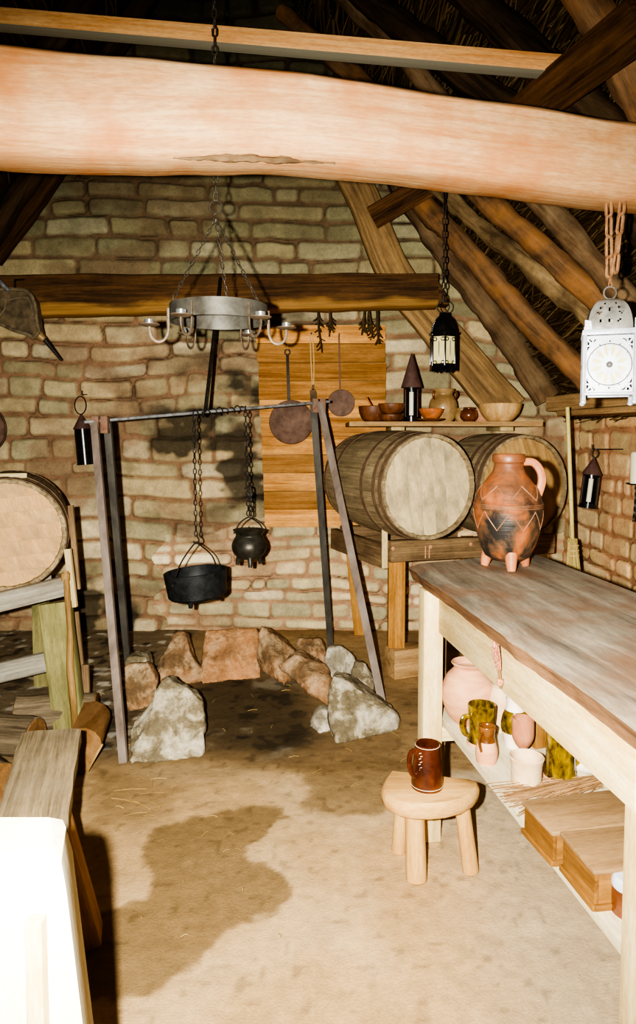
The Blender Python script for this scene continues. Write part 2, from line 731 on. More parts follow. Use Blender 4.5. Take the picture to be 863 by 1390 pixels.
# back wall with its gable
u, v = np.meshgrid(np.arange(-3.3, 2.25, 0.0085), np.arange(-0.1, 5.2, 0.0085))
H, msk, r1, r2, D = stones(u, v, 11, 0.115, 0.17, 0.24, 0.62)
H2, msk2, r12, r22, D2 = stones(u, v, 23, 0.075, 0.125, 0.14, 0.44)
px = CX + FPX * u / YW
py = 590 - (v - 1.45) * FPX / YW
low = (py > 715 + 14 * np.sin(u * 5)) & (px > 215 + 10 * np.sin(v * 20))
H = np.where(low, H2, H)
msk = np.where(low, msk2, msk)
r1 = np.where(low, r12, r1)
r2 = np.where(low, r22, r2)
D = np.where(low, D2, D)
cl = stone_colour(r1, r2, msk, u, v, 5, D)
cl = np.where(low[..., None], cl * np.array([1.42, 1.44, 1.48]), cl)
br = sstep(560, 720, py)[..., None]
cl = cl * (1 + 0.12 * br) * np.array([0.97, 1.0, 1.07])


def blob(x, y, sx, sy):
    return np.exp(-(((px - x) / sx) ** 2 + ((py - y) / sy) ** 2))


soot = 0.75 * blob(330, 625, 110, 55) + 0.6 * blob(245, 640, 60, 70) + 0.5 * blob(395, 560, 55, 110) + 1.1 * blob(118, 865, 48, 85) + 0.9 * blob(225, 850, 75, 40) + 0.45 * blob(300, 540, 90, 60) + 0.35 * blob(430, 480, 90, 60)
soot = np.clip(soot * (0.12 + 1.9 * sstep(0.36, 0.66, fbm(u * 3.6, v * 5, 77)) * (0.45 + 0.8 * r2)), 0, 0.88)
soot = np.clip(soot + 0.5 * sstep(0.6, 0.75, fbm(u * 5, v * 7, 90)) * (blob(300, 620, 180, 140)), 0, 0.9)
cl = lerp3(cl, np.broadcast_to(c3(58, 52, 42), cl.shape), soot)
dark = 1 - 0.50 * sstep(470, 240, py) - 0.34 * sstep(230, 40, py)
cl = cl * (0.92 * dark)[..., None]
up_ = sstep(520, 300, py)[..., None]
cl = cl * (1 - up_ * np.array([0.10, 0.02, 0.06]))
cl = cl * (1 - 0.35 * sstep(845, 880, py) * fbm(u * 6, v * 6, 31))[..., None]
Pn = np.stack([u, YW - H + 0.015 * (fbm(u * 1.5, v * 1.5, 3) - 0.5), v], -1)
half = (RIDGE_Z + 0.05 - v) / SL
keep = (np.abs(u - RIDGE_X) < half)
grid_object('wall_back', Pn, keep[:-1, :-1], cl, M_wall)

# right wall
wl = 4.9
u, v = np.meshgrid(np.arange(0, wl, 0.009), np.arange(-0.1, 1.56, 0.009))
H, msk, r1, r2, D = stones(u, v, 37, 0.085, 0.15, 0.16, 0.42)
cl = stone_colour(r1, r2, msk, u, v, 9, D)
cl = cl * np.array([1.38, 1.28, 1.2])
sm = sstep(0.4, 0.6, fbm(u * 3, v * 3, 8)) * 0.4
cl = lerp3(cl, np.broadcast_to(1.25 * c3(196, 142, 106), cl.shape), sm)
dv = np.array([SK, -1.0]) / math.hypot(SK, 1)
nv_ = np.array([-1.0, -SK]) / math.hypot(SK, 1)
Pn = np.stack([1.78 + dv[0] * u + nv_[0] * H * 0.5, YW + 0.03 + dv[1] * u + nv_[1] * H * 0.5, v], -1)
grid_object('wall_right', Pn, np.ones((u.shape[0] - 1, u.shape[1] - 1), bool), cl, M_wall)

# left wall (mostly out of the picture)
u, v = np.meshgrid(np.arange(0, wl, 0.02), np.arange(-0.1, 1.56, 0.02))
H, msk, r1, r2, D = stones(u, v, 51)
cl = stone_colour(r1, r2, msk, u, v, 19) * 0.8
Pn = np.stack([2 * RIDGE_X - 1.78 + dv[0] * u + H, YW + 0.03 + dv[1] * u, v], -1)
grid_object('wall_left', Pn, np.ones((u.shape[0] - 1, u.shape[1] - 1), bool), cl, M_wall)


# earth floor
def pxpoly(pts):
    return np.array([tuple(onz(a, b))[:2] for a, b in pts])


def sdf(poly, X, Y):
    inside = np.zeros_like(X, bool)
    d = np.full_like(X, 1e9)
    n = len(poly)
    for i in range(n):
        (x0, y0), (x1, y1) = poly[i], poly[(i + 1) % n]
        ex, ey = x1 - x0, y1 - y0
        t = np.clip(((X - x0) * ex + (Y - y0) * ey) / (ex * ex + ey * ey), 0, 1)
        d = np.minimum(d, np.hypot(X - x0 - t * ex, Y - y0 - t * ey))
        c = ((y0 > Y) != (y1 > Y)) & (X < (x1 - x0) * (Y - y0) / (y1 - y0 + 1e-12) + x0)
        inside ^= c
    return np.where(inside, d, -d)


X, Y = np.meshgrid(np.arange(-3.4, 2.6, 0.0125), np.arange(0.2, 5.15, 0.0125))
wx = X + 0.08 * (fbm(X * 5, Y * 5, 1) - 0.5) + 0.05 * (fbm(X * 26, Y * 26, 2) - 0.5)
wy = Y + 0.08 * (fbm(X * 5, Y * 5, 3) - 0.5) + 0.05 * (fbm(X * 26, Y * 26, 4) - 0.5)
CL = c3(206, 174, 128), c3(212, 184, 142), c3(142, 118, 82), c3(148, 124, 90), c3(96, 78, 56)
n1 = fbm(X * 3, Y * 3, 6)
base = lerp3(np.broadcast_to(CL[0], X.shape + (3,)), np.broadcast_to(CL[1], X.shape + (3,)), sstep(0.35, 0.65, n1))
grey = sstep(0.25, 0.7, X) * 0.65
base = lerp3(base, np.broadcast_to(c3(198, 184, 160), base.shape), grey)
back = sstep(2.92, 3.04, wy + 0.22 * (fbm(X * 1.6, Y * 1.6, 44) - 0.5))
base = lerp3(base, lerp3(np.broadcast_to(CL[3], base.shape), np.broadcast_to(c3(170, 144, 106), base.shape), sstep(0.35, 0.65, fbm(X * 4, Y * 4, 45))), back)
stain1 = pxpoly([(200, 1128), (262, 1106), (330, 1094), (380, 1097), (390, 1112), (352, 1140), (332, 1158), (345, 1170), (392, 1186), (398, 1212), (380, 1240), (312, 1258), (290, 1285), (255, 1310), (200, 1345), (120, 1360), (118, 1245), (190, 1222), (206, 1200), (196, 1160)])
stain2 = pxpoly([(388, 1040), (480, 1032), (560, 1030), (560, 1085), (520, 1105), (455, 1112), (400, 1098), (415, 1070)])
stain3 = pxpoly([(120, 1035), (190, 1052), (245, 1070), (225, 1105), (180, 1122), (120, 1120)])
hearth = pxpoly([(262, 905), (345, 915), (400, 925), (440, 985), (425, 1010), (345, 1030), (280, 1022), (250, 1000)])
around = pxpoly([(95, 965), (200, 930), (345, 900), (560, 930), (560, 1010), (420, 1038), (280, 1062), (140, 1062)])
for poly, amt, colr, w in ((around, 0.5, CL[3], 0.10), (stain1, 0.92, CL[2], 0.012), (stain2, 0.75, CL[2], 0.022), (stain3, 0.6, CL[2], 0.08), (hearth, 0.9, c3(84, 72, 54), 0.16)):
    s = sdf(poly, wx, wy)
    base = lerp3(base, np.broadcast_to(colr, base.shape), amt * sstep(-w, w, s))
ash = sstep(0.62, 0.74, fbm(X * 6, Y * 6, 61)) * sstep(-0.1, 0.1, sdf(hearth, wx, wy)) * 0.5
base = lerp3(base, np.broadcast_to(c3(168, 160, 140), base.shape), ash)
lf = sstep(-0.75, -1.0, X + 0.3 * (fbm(X * 4, Y * 4, 81) - 0.5)) * sstep(2.95, 3.2, Y)
base = lerp3(base, np.broadcast_to(c3(112, 104, 88), base.shape), 0.75 * lf)
deb = sstep(0.62, 0.70, fbm(X * 13, Y * 13, 82)) * lf
base = lerp3(base, np.broadcast_to(c3(205, 200, 186), base.shape), deb * 0.8)
deb = sstep(0.58, 0.66, fbm(X * 11 + 40, Y * 11, 83)) * np.maximum(lf, 0.8 * sstep(-0.1, 0.1, sdf(hearth, wx, wy)))
base = lerp3(base, np.broadcast_to(c3(44, 40, 34), base.shape), deb * 0.7)
base = base * (0.80 + 0.22 * fbm(X * 9, Y * 9, 71) + 0.18 * fbm(X * 34, Y * 34, 72))[..., None] * np.array([0.86, 0.84, 0.81])
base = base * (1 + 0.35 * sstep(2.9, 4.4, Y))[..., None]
speck = sstep(0.80, 0.88, vn(X * 34, Y * 34, 88))
base = lerp3(base, base * 0.55, speck * 0.6)
Z = 0.012 * (fbm(X * 2.5, Y * 2.5, 15) - 0.5) + 0.006 * (fbm(X * 16, Y * 16, 16) - 0.5)
Z = Z + 0.02 * sstep(4.5, 5.0, Y) + 0.012 * lf * fbm(X * 12, Y * 12, 82)
grid_object('floor', np.stack([X, Y, Z], -1), np.ones((X.shape[0] - 1, X.shape[1] - 1), bool), base, M_floor)


# roof slopes: thatch seen from below
def thatch_material():
    k = NT('thatch_underside')
    co = k.attr('gr').outputs['Vector']
    n = k.noise(k.mapping(co, (3.0, 60, 60)), 1.0, 6, 0.65, 1.5)
    n2 = k.noise(co, 3.0, 5)
    c = k.ramp(n, [(0.3, rgb(40, 30, 19)), (0.55, rgb(110, 84, 52)), (0.78, rgb(176, 140, 90))])
    c = k.mix(n2, c, rgb(90, 70, 50), 'MULTIPLY')
    c = k.mix(0.55, k.ramp(n, [(0.3, rgb(40, 30, 19)), (0.55, rgb(110, 84, 52)), (0.78, rgb(176, 140, 90))]), c)
    k.l(c, k.b.inputs['Base Color'])
    k.b.inputs['Roughness'].default_value = 1.0
    k.b.inputs['Specular IOR Level'].default_value = 0.05
    k.bump(n, 1.0, 0.03)
    return k.m


M_thatch = thatch_material()


def slope(name, g0, s_dir, n_in):
    mb = MB()
    off = -n_in * 0.03
    vs, gr, fs = [], [], []
    top = (RIDGE_Z - g0.z) / -s_dir.z
    nu, nvv = 40, 30
    for i in range(nu + 1):
        for j in range(nvv + 1):
            a = 0.2 - 5.3 * i / nu
            b = 0.45 - (top + 0.45 + 0.02) * (1 - j / nvv) * 1.0 if False else 0.35 + (-top - 0.35) * (1 - j / nvv)
            p = g0 + RD * a + s_dir * b + off
            p = p + n_in * 0.05 * (mnoise.noise(p * 2.2))
            vs.append(p)
            gr.append(Vector((a, b, 0)))
    for i in range(nu):
        for j in range(nvv):
            k = i * (nvv + 1) + j
            fs.append((k, k + 1, k + nvv + 2, k + nvv + 1))
    mb.add(vs, fs, gr)
    # a slab above, so that the roof has a thickness
    o = mb.build(name, M_thatch)
    o['kind'] = 'structure'
    return o


slope('ceiling', G0, SR, NR)
slope('ceiling', G0L, SLF, NL)

M_raft = wood('rafter_bark', rgb(52, 40, 28), rgb(134, 106, 78), 10, 0.95, 1.0, rgb(158, 136, 104), 0.45, spec=0.1)
M_raft_pale = wood('rafter_pale_bark', rgb(84, 66, 46), rgb(172, 146, 106), 8, 0.95, 1.0, rgb(66, 50, 34), 0.75, spec=0.1)
M_raft_or = wood('rafter_orange', rgb(70, 52, 36), rgb(148, 114, 82), 9, 0.9, 0.9, rgb(176, 124, 76), 0.6, spec=0.1)
M_cruck = wood('cruck_wood', rgb(104, 82, 56), rgb(170, 138, 94), 22, 0.8, 0.4, rgb(82, 66, 48), 0.35, spec=0.15)
M_tie = wood('tie_wood', rgb(54, 38, 24), rgb(110, 78, 48), 24, 0.85, 0.5, rgb(40, 30, 22), 0.4, low=(rgb(178, 136, 80), -0.085, -0.045), spec=0.15)
M_brush = wood('brushwood', rgb(58, 46, 30), rgb(150, 124, 84), 8, 0.95, 0.3, spec=0.05)

# brushwood under the thatch: uncountable
mb = MB()
rng = random.Random(3)
for side, g0, sd, nn, cnt in ((1, G0, SR, NR, 3200), (0, G0L, SLF, NL, 500)):
    top = (RIDGE_Z - g0.z) / -sd.z
    for i in range(cnt):
        a = -rng.uniform(0.0, 4.2)
        b = 0.15 - rng.uniform(0, 1) * (top - 0.25)
        L = rng.uniform(0.16, 0.6)
        tl = rng.gauss(0.12, 0.14)
        d = (RD + sd * tl).normalized()
        p = g0 + RD * a + sd * b + nn * rng.uniform(0.0, 0.035)
        q = p + d * L + nn * rng.uniform(-0.012, 0.02)
        if q.y > YW - 0.02:
            q = p + d * 0.05
        r = rng.uniform(0.002, 0.006)
        mb.tube([p, (p + q) / 2 + nn * rng.uniform(-0.01, 0.015) + sd * rng.uniform(-.02, .02), q], r, 4, sh=rng.uniform(0.3, 1.15))
o = mb.build('thatch_brushwood', M_brush)
tag(o, 'dark brushwood and straw lining the underside of the thatched roof', 'brushwood', kind='stuff')


# rafters lie just under the thatch: found where the sight line meets the roof slope
def roofpt(x, y, off=0.09):
    return onplane(x, y, G0 + NR * off, NR)


def rafter(x0, y0, x1, y1, r, mat, label, seed, nz=0.014, low=1.70, off=0.09):
    a, b = roofpt(x0, y0, off), roofpt(x1, y1, off)
    d = (b - a)
    # run down to the wall plate and up to the gable or ridge
    t1 = (low - a.z) / d.z if abs(d.z) > 1e-6 else 1
    bot = a + d * t1
    t0 = (RIDGE_Z - 0.18 - a.z) / d.z
    top = a + d * t0
    if top.y > YW - 0.12 and d.y < 0:
        top = a + d * ((YW - 0.12 - a.y) / d.y)
    mb = MB()
    side = d.cross(NR).normalized()
    L = (bot - top).length
    k = max(4, int(L / 0.45))
    rr = random.Random(int(seed * 100))
    path = [top.lerp(bot, i / k) + side * (rr.uniform(-0.022, 0.022) if 0 < i < k else 0) + NR * rr.uniform(-0.012, 0.012) for i in range(k + 1)]
    mb.log(path, lambda t: r * (0.92 + 0.16 * t), nz * 1.3, 18, 72, seed, nscale=6.5)
    o = mb.build('roof_rafter', mat, ang=60)
    return tag(o, label, 'rafter', 'roof rafters')


rafter(556, 268, 747, 545, 0.088, M_raft, 'thick brown rafter closest to the back gable, running down behind the hanging black lantern', 1.0)
rafter(600, 308, 787, 506, 0.075, M_raft_or, 'smooth brown rafter crossing just right of the black lantern chain', 2.2)
rafter(602, 262, 794, 422, 0.055, M_raft_pale, 'pale knobbly bark-covered rafter right of the black lantern chain', 3.1, 0.020)
rafter(676, 281, 822, 414, 0.062, M_raft_or, 'brown rafter with an orange bare patch ending above the white lantern', 4.6)
rafter(737, 280, 824, 372, 0.055, M_raft, 'rough brown rafter meeting the rusty chain of the white lantern', 5.3)
M_raft_shaded = wood('rafter_shaded', rgb(30, 23, 17), rgb(82, 64, 46), 10, 0.95, 1.0, spec=0.05)  # darker rafter bark, with the dim light of the upper roof painted in
rafter(505, 0, 600, 80, 0.075, M_raft_shaded, 'dark rafter passing above the pale batten at the middle of the roof', 6.4)
rafter(646, 0, 735, 84, 0.075, M_raft_shaded, 'dark rafter passing above the right end of the pale batten', 7.7)
rafter(798, 0, 868, 128, 0.07, M_raft_or, 'light brown rafter at the top right corner by the roof purlin', 8.1)

# rafters of the left slope
for i, (a, lab) in enumerate(((-0.35, 'dark rafter of the left roof slope nearest the back gable'), (-1.05, 'dark rafter of the left roof slope, second from the gable'), (-1.8, 'dark rafter of the left roof slope, third from the gable'))):
    p = G0L + RD * a + NL * 0.09
    top = (RIDGE_Z - 0.15 - p.z) / -SLF.z
    mb = MB()
    mb.log([p - SLF * top, p + SLF * 0.02], 0.075, 0.014, 14, 30, 20 + i)
    tag(mb.build('roof_rafter', M_raft_shaded, ang=60), lab, 'rafter', 'roof rafters')

# ridge pole
mb = MB()
rp = Vector((RIDGE_X, YW - 0.06, RIDGE_Z - 0.12))
mb.log([rp, rp - RD * 4.2], 0.07, 0.012, 14, 40, 31)
tag(mb.build('ridge_pole', M_raft, ang=60), 'dark round ridge pole at the top of the roof', 'beam')

# purlin plank under the rafters, top right
a, b = roofpt(690, 172, 0.19), roofpt(872, 28, 0.19)
mb = MB()
mb.timber([a, b], 0.05, 0.21, NR, 0.005, 24, 12.0)
M_pur = wood('purlin_wood', rgb(48, 32, 20), rgb(112, 78, 48), 22, 0.85, 0.4, spec=0.1)
mb2 = MB()
d = (b - a).normalized()
w2 = d.cross(NR).normalized()
mb2.box((a + b) / 2, ((b - a).length, 0.17, 0.05), Matrix((d, w2, d.cross(w2))).transposed(), 0.006)
tag(mb2.build('purlin_plank', M_pur), 'dark brown sawn plank crossing the rafters at the top right', 'plank')
a, b = P(505, 296, 4.74), P(592, 244, 4.62)
mb = MB()
mb.bar(a, b, 0.05, 0.15, (0, -.4, 1), 0.006)
tag(mb.build('short_brace', M_pur), 'short dark plank bracing the gable timber under the big beam', 'plank')

# gable cruck, left cruck and tie beam against the back wall
mb = MB()
pts = [P(452, 190, 4.92), P(489, 262, 4.92), P(536, 372, 4.91), P(588, 440, 4.91), P(640, 502, 4.90), P(690, 559, 4.90)]
mb.timber(pts, lambda t: 0.20 + 0.07 * t, 0.10, (0, -1, 0), 0.006, 40, 3.0, 0.02)
mb.V = [Vector(v) for v in mb.V]
tag(mb.build('cruck_blade', M_cruck, ang=45), 'broad curved brown cruck timber leaning down the right side of the gable wall', 'timber')
mb = MB()
pts = [P(78, 205, 4.88), P(40, 262, 4.88), P(-20, 345, 4.88)]
mb.timber(pts, 0.24, 0.10, (0, -1, 0), 0.006, 40, 5.0, 0.02)
M_crd = wood('cruck_dark', rgb(40, 29, 19), rgb(92, 66, 40), 20, 0.9, 0.5, spec=0.1)
tag(mb.build('cruck_blade', M_crd, ang=45), 'dark cruck timber leaning down the left side of the gable wall', 'timber')
mb = MB()
a, b = P(-130, 405, 4.72), P(592, 396, 4.74)
mb.timber([a, b], 0.16, lambda t: 0.285 - 0.07 * t, (0, 0, 1), 0.008, 44, 4.0, 0.018)
mb.prism([b + Vector((-0.01, 0.07, 0.07)), b + Vector((0.05, 0.07, -0.02)), b + Vector((0.07, 0.07, -0.095)), b + Vector((-0.01, 0.07, -0.085))], (0, -0.13, 0))
tag(mb.build('gable_tie_beam', M_tie, ang=45), 'dark horizontal beam with an orange worn lower edge on the back wall', 'beam')

# big foreground tie beam
mb = MB()
beam_path = [Vector((-2.05, 1.52, 2.23)), Vector((-0.80, 1.85, 2.262)), Vector((0.0, 2.06, 2.330)), Vector((1.02, 2.32, 2.318)), Vector((1.60, 2.48, 2.325))]
M_beam = wood('beam_wood', rgb(208, 150, 98), rgb(240, 200, 152), 20, 0.75, 0.4, rgb(210, 138, 80), 0.8, spec=0.2)


def beam_prof(t):
    # t: 0 left .. 1 right ; a>0 towards the viewer
    h = 0.143 - 0.024 * t
    ht = h - (0.026 + 0.012 * math.sin(PI * t)) + 0.06 * max(0.0, 1 - 1.7 * t)
    hb = h - 0.045 * max(0.0, 1 - 1.5 * t)
    b0 = 0.105
    r = 0.075
    pts = [(-b0, ht), (-b0 + 0.05, ht + .004), (0, ht + .004), (b0 - 0.02, ht), (b0, ht - 0.02), (b0, h * 0.55), (b0, h * 0.2), (b0 - 0.002, -h * 0.1)]
    for k in range(1, 6):
        a = PI / 2 * k / 5
        pts.append((b0 - r + r * math.cos(a) - 0.004, -hb + 0.11 - 0.11 * math.sin(a)))
    pts += [(0, -hb), (-b0 + 0.03, -hb), (-b0, -hb + 0.02), (-b0, 0)]
    return pts[::-1]


mb.sweep(resample(beam_path, 80), beam_prof, nz=0.007, seed=2.0, nscale=3.0)
beam = mb.build('tie_beam', M_beam, ang=50)
mb = MB()
bp = resample(beam_path, 80)
pts = []
for q in bp:
    if -0.40 < q.x < 0.06:
        t_ = (q.x + 2.05) / 3.65
        hb_ = 0.143 - 0.024 * t_ - 0.045 * max(0.0, 1 - 1.5 * t_)
        pts.append(q + Vector((0, -0.048, -hb_ + 0.004 + 0.006 * mnoise.noise(q * 9))))
mb.sweep(resample(pts, 60), lambda t: [((0.012 * math.sin(PI * min(1, t * 1.02)) + 0.001) * math.cos(a), (0.010 * math.sin(PI * min(1, t * 1.02)) + 0.001) * math.sin(a)) for a in (0, 1, 2, 3, 4, 5)], nz=0.006, nscale=30)
strip = mb.build('torn_bark_edge', M_raft, beam)
strip['label'] = 'dark torn strip of bark along the lower edge'
tag(beam, 'huge pale orange tie beam crossing the whole picture near the camera', 'beam')

# thin batten above and behind it
mb = MB()
a, b = P(-160, 13, 3.06), P(762, 92, 2.86)
mb.bar(a, b, 0.072, 0.066, bev=0.004)
M_batten = wood('batten_wood', rgb(206, 142, 84), rgb(240, 192, 132), 26, 0.75, 0.2, under=rgb(150, 148, 132), spec=0.2)
tag(mb.build('roof_batten', M_batten), 'thin pale squared batten spanning the roof above the big beam', 'beam')

# wall plate and ledge on top of the right wall
M_plate = wood('plate_wood', rgb(140, 108, 72), rgb(196, 162, 116), 22, 0.85, 0.35, spec=0.15)
mb = MB()


def wpt(y, dx, z):
    return Vector((wall_x(y) + dx, y, z))


mb.timber([wpt(4.74, -0.22, 1.655), wpt(1.6, -0.22, 1.655)], 0.14, 0.10, (0, 0, 1), 0.004, 40, 9.0, 0.01)
tag(mb.build('wall_plate', M_plate, ang=45), 'squared timber lying on the ledge along the top of the right wall', 'timber')
mb = MB()
a, b = wpt(4.55, -0.14, 1.585), wpt(1.5, -0.14, 1.585)
mb.bar(a, b, 0.34, 0.034, bev=0.004)
tag(mb.build('wall_ledge', M_plate), 'flat plank ledge capping the right wall below the squared timber', 'shelf')
# ------------------------------------------------------------------ materials of the things
M_pale = wood('pale_pine', rgb(206, 178, 122), rgb(236, 218, 170), 16, 0.75, 0.15, rgb(196, 160, 100), 0.4, spec=0.2)
M_shelfw = wood('shelf_pine', rgb(224, 206, 164), rgb(244, 234, 204), 16, 0.75, 0.15, spec=0.2)
M_top = wood('worn_table_top', rgb(112, 102, 90), rgb(198, 184, 162), 7, 0.65, 0.3, rgb(150, 108, 78), 0.7, spec=0.3)
M_edge = wood('table_waney_edge', rgb(84, 60, 42), rgb(160, 122, 88), 14, 0.8, 0.4, spec=0.2)
M_stool = wood('stool_wood', rgb(206, 156, 92), rgb(236, 196, 132), 14, 0.65, 0.15, rgb(212, 158, 96), 0.5, spec=0.3)
M_boxs = wood('box_side_wood', rgb(116, 76, 30), rgb(190, 138, 70), 12, 0.65, 0.25, rgb(96, 62, 30), 0.4, spec=0.3)
M_boxt = wood('box_lid_wood', rgb(144, 112, 76), rgb(186, 152, 110), 12, 0.7, 0.15, spec=0.2)
M_bench = wood('bench_board', rgb(104, 90, 68), rgb(186, 166, 132), 26, 0.85, 0.5, rgb(176, 160, 132), 0.5, spec=0.15)
M_benchleg = wood('bench_leg_wood', rgb(170, 122, 76), rgb(222, 174, 122), 16, 0.8, 0.3, spec=0.2)
M_post = wood('newel_wood', rgb(236, 222, 186), rgb(250, 244, 224), 12, 0.8, 0.15, spec=0.2)
M_rackgrey = wood('rack_grey_wood', rgb(146, 138, 122), rgb(206, 200, 184), 24, 0.85, 0.4, spec=0.15)
M_green = wood('mossy_post', rgb(122, 116, 72), rgb(178, 170, 118), 14, 0.9, 0.3, rgb(110, 112, 74), 0.6, spec=0.1)
M_rackbr = wood('rack_brown_wood', rgb(96, 76, 54), rgb(160, 134, 100), 24, 0.8, 0.4, rgb(78, 62, 46), 0.5, spec=0.2)
M_rackleg = wood('rack_leg_wood', rgb(142, 98, 46), rgb(200, 150, 84), 20, 0.8, 0.3, spec=0.15)
M_stave = wood('barrel_staves', rgb(100, 88, 66), rgb(164, 146, 114), 18, 0.8, 0.35, rgb(84, 74, 58), 0.5, spec=0.2)
M_head1 = wood('barrel_head_grey', rgb(164, 150, 120), rgb(206, 188, 150), 4, 0.85, 0.15, rgb(112, 104, 86), 0.75, spec=0.15)
M_head2 = wood('barrel_head_tan', rgb(146, 116, 74), rgb(192, 158, 108), 10, 0.8, 0.2, rgb(120, 98, 66), 0.5, spec=0.15)
M_head3 = wood('barrel_head_left', rgb(188, 150, 106), rgb(214, 178, 130), 6, 0.85, 0.15, rgb(140, 124, 98), 0.6, spec=0.15)
M_panel = wood('panel_boards', rgb(150, 100, 52), rgb(220, 164, 98), 20, 0.8, 0.3, rgb(130, 96, 50), 0.35, spec=0.15)
M_bowl = wood('dark_bowl_wood', rgb(70, 40, 22), rgb(128, 80, 48), 14, 0.5, 0.1, spec=0.4)
M_bowlpale = wood('pale_bowl_wood', rgb(176, 134, 82), rgb(222, 186, 132), 10, 0.6, 0.1, spec=0.3)
M_bowlred = wood('red_bowl_wood', rgb(150, 80, 40), rgb(206, 130, 78), 10, 0.5, 0.1, spec=0.4)
M_bamboo = wood('broom_stick', rgb(176, 160, 84), rgb(222, 210, 140), 10, 0.5, 0.1, spec=0.4)
M_bristle = wood('broom_bristle', rgb(150, 128, 70), rgb(214, 196, 134), 30, 0.9, 0.3, spec=0.1)
M_twig = wood('twigs', rgb(112, 82, 54), rgb(170, 134, 94), 10, 0.9, 0.2, spec=0.1)
M_stick = wood('bark_stick', rgb(120, 88, 46), rgb(196, 160, 104), 8, 0.6, 0.3, spec=0.3)
M_logbark = wood('log_bark', rgb(76, 66, 52), rgb(150, 134, 110), 14, 0.95, 0.9, spec=0.05)
M_logend = wood('log_cut_face', rgb(150, 108, 66), rgb(206, 160, 110), 8, 0.85, 0.3, spec=0.1)
M_spoon = wood('spoon_wood', rgb(72, 56, 40), rgb(140, 112, 80), 12, 0.7, 0.1, spec=0.2)
M_string = mottled('string', [(0.3, rgb(196, 162, 104)), (0.7, rgb(226, 198, 140))], 30, 0.9, bmp=0)
M_herb = mottled('dry_herb', [(0.3, rgb(44, 36, 22)), (0.7, rgb(92, 74, 44))], 40, 0.95, bmp=0)
M_straw = mottled('straw', [(0.3, rgb(190, 150, 84)), (0.7, rgb(226, 194, 130))], 20, 0.8, bmp=0)
M_heather = mottled('dry_heather', [(0.35, rgb(120, 54, 34)), (0.7, rgb(214, 160, 130))], 140, 0.9, bmp=0)

M_iron = mottled('black_iron', [(0.3, rgb(30, 28, 26)), (0.7, rgb(66, 60, 54))], 26, 0.55, 0.35, 0.2)
M_pot = mottled('cast_iron', [(0.35, rgb(26, 27, 28)), (0.7, rgb(52, 54, 56))], 22, 0.55, 0.25, 0.25)
M_pot2 = mottled('cauldron_iron', [(0.35, rgb(48, 46, 40)), (0.7, rgb(86, 82, 72))], 16, 0.42, 0.45, 0.15)
M_rust = mottled('rusty_iron', [(0.3, rgb(96, 66, 50)), (0.5, rgb(128, 96, 78)), (0.75, rgb(104, 92, 82))], 24, 0.75, 0.2, 0.3)
M_leg = mottled('weathered_iron_bar', [(0.3, rgb(88, 76, 68)), (0.5, rgb(126, 112, 102)), (0.75, rgb(150, 142, 134))], 9, 0.7, 0.15, 0.3, zstretch=0.4)
M_legdark = mottled('dark_iron_bar', [(0.3, rgb(52, 50, 46)), (0.7, rgb(96, 92, 84))], 12, 0.7, 0.2, 0.3, zstretch=0.4)
M_bar = mottled('bright_iron_rod', [(0.3, rgb(96, 98, 100)), (0.7, rgb(160, 162, 164))], 30, 0.45, 0.5, 0.1)
M_hoop = mottled('hoop_iron', [(0.3, rgb(92, 72, 54)), (0.7, rgb(134, 110, 86))], 20, 0.8, 0.1, 0.3)
M_pan = mottled('brown_pan_iron', [(0.35, rgb(94, 70, 58)), (0.7, rgb(134, 106, 90))], 14, 0.7, 0.15, 0.15)
M_chand = mottled('chandelier_steel', [(0.3, rgb(66, 62, 54)), (0.55, rgb(104, 102, 94)), (0.75, rgb(84, 72, 58))], 12, 0.5, 0.4, 0.15)
M_arm = mottled('chandelier_arm_steel', [(0.3, rgb(84, 70, 56)), (0.7, rgb(136, 122, 104))], 22, 0.5, 0.35, 0.15)
M_tealight = mottled('bright_tin', [(0.3, rgb(190, 192, 194)), (0.7, rgb(230, 232, 234))], 30, 0.25, 0.8, 0.0)
M_chainr = mottled('rusty_chain', [(0.3, rgb(116, 80, 54)), (0.7, rgb(168, 128, 92))], 40, 0.75, 0.2, 0.3)
M_wirechain = mottled('dull_chain', [(0.3, rgb(50, 44, 38)), (0.7, rgb(96, 88, 76))], 50, 0.55, 0.5, 0.1)
M_tin = mottled('black_tin', [(0.35, rgb(18, 18, 19)), (0.7, rgb(40, 38, 36))], 20, 0.22, 0.3, 0.05, spec=0.6)
M_tinroof = mottled('brown_tin_roof', [(0.3, rgb(70, 48, 42)), (0.7, rgb(106, 78, 70))], 24, 0.7, 0.1, 0.15)
M_white = mottled('white_painted_metal', [(0.3, rgb(164, 170, 180)), (0.7, rgb(206, 212, 222))], 18, 0.4, 0.1, 0.05)
M_greymetal = mottled('grey_dome_metal', [(0.3, rgb(92, 90, 84)), (0.7, rgb(146, 144, 138))], 20, 0.5, 0.3, 0.1)
M_candle = mottled('candle_wax', [(0.3, rgb(236, 230, 196)), (0.7, rgb(248, 244, 222))], 8, 0.5, 0, 0.0)
M_lampglass = mottled('frosted_glass', [(0.3, rgb(206, 190, 122)), (0.7, rgb(238, 228, 178))], 9, 0.25, 0, 0.0)
M_leather = mottled('dark_leather', [(0.3, rgb(52, 22, 14)), (0.55, rgb(98, 48, 28)), (0.75, rgb(140, 76, 44))], 16, 0.32, 0, 0.2, spec=0.5, coat=0.3)
M_thread = mottled('white_thread', [(0.3, rgb(200, 180, 156)), (0.7, rgb(230, 216, 196))], 30, 0.9, bmp=0)
M_bellow = mottled('bellows_leather', [(0.3, rgb(50, 44, 34)), (0.6, rgb(112, 96, 72)), (0.8, rgb(140, 124, 98))], 14, 0.8, 0, 0.5)
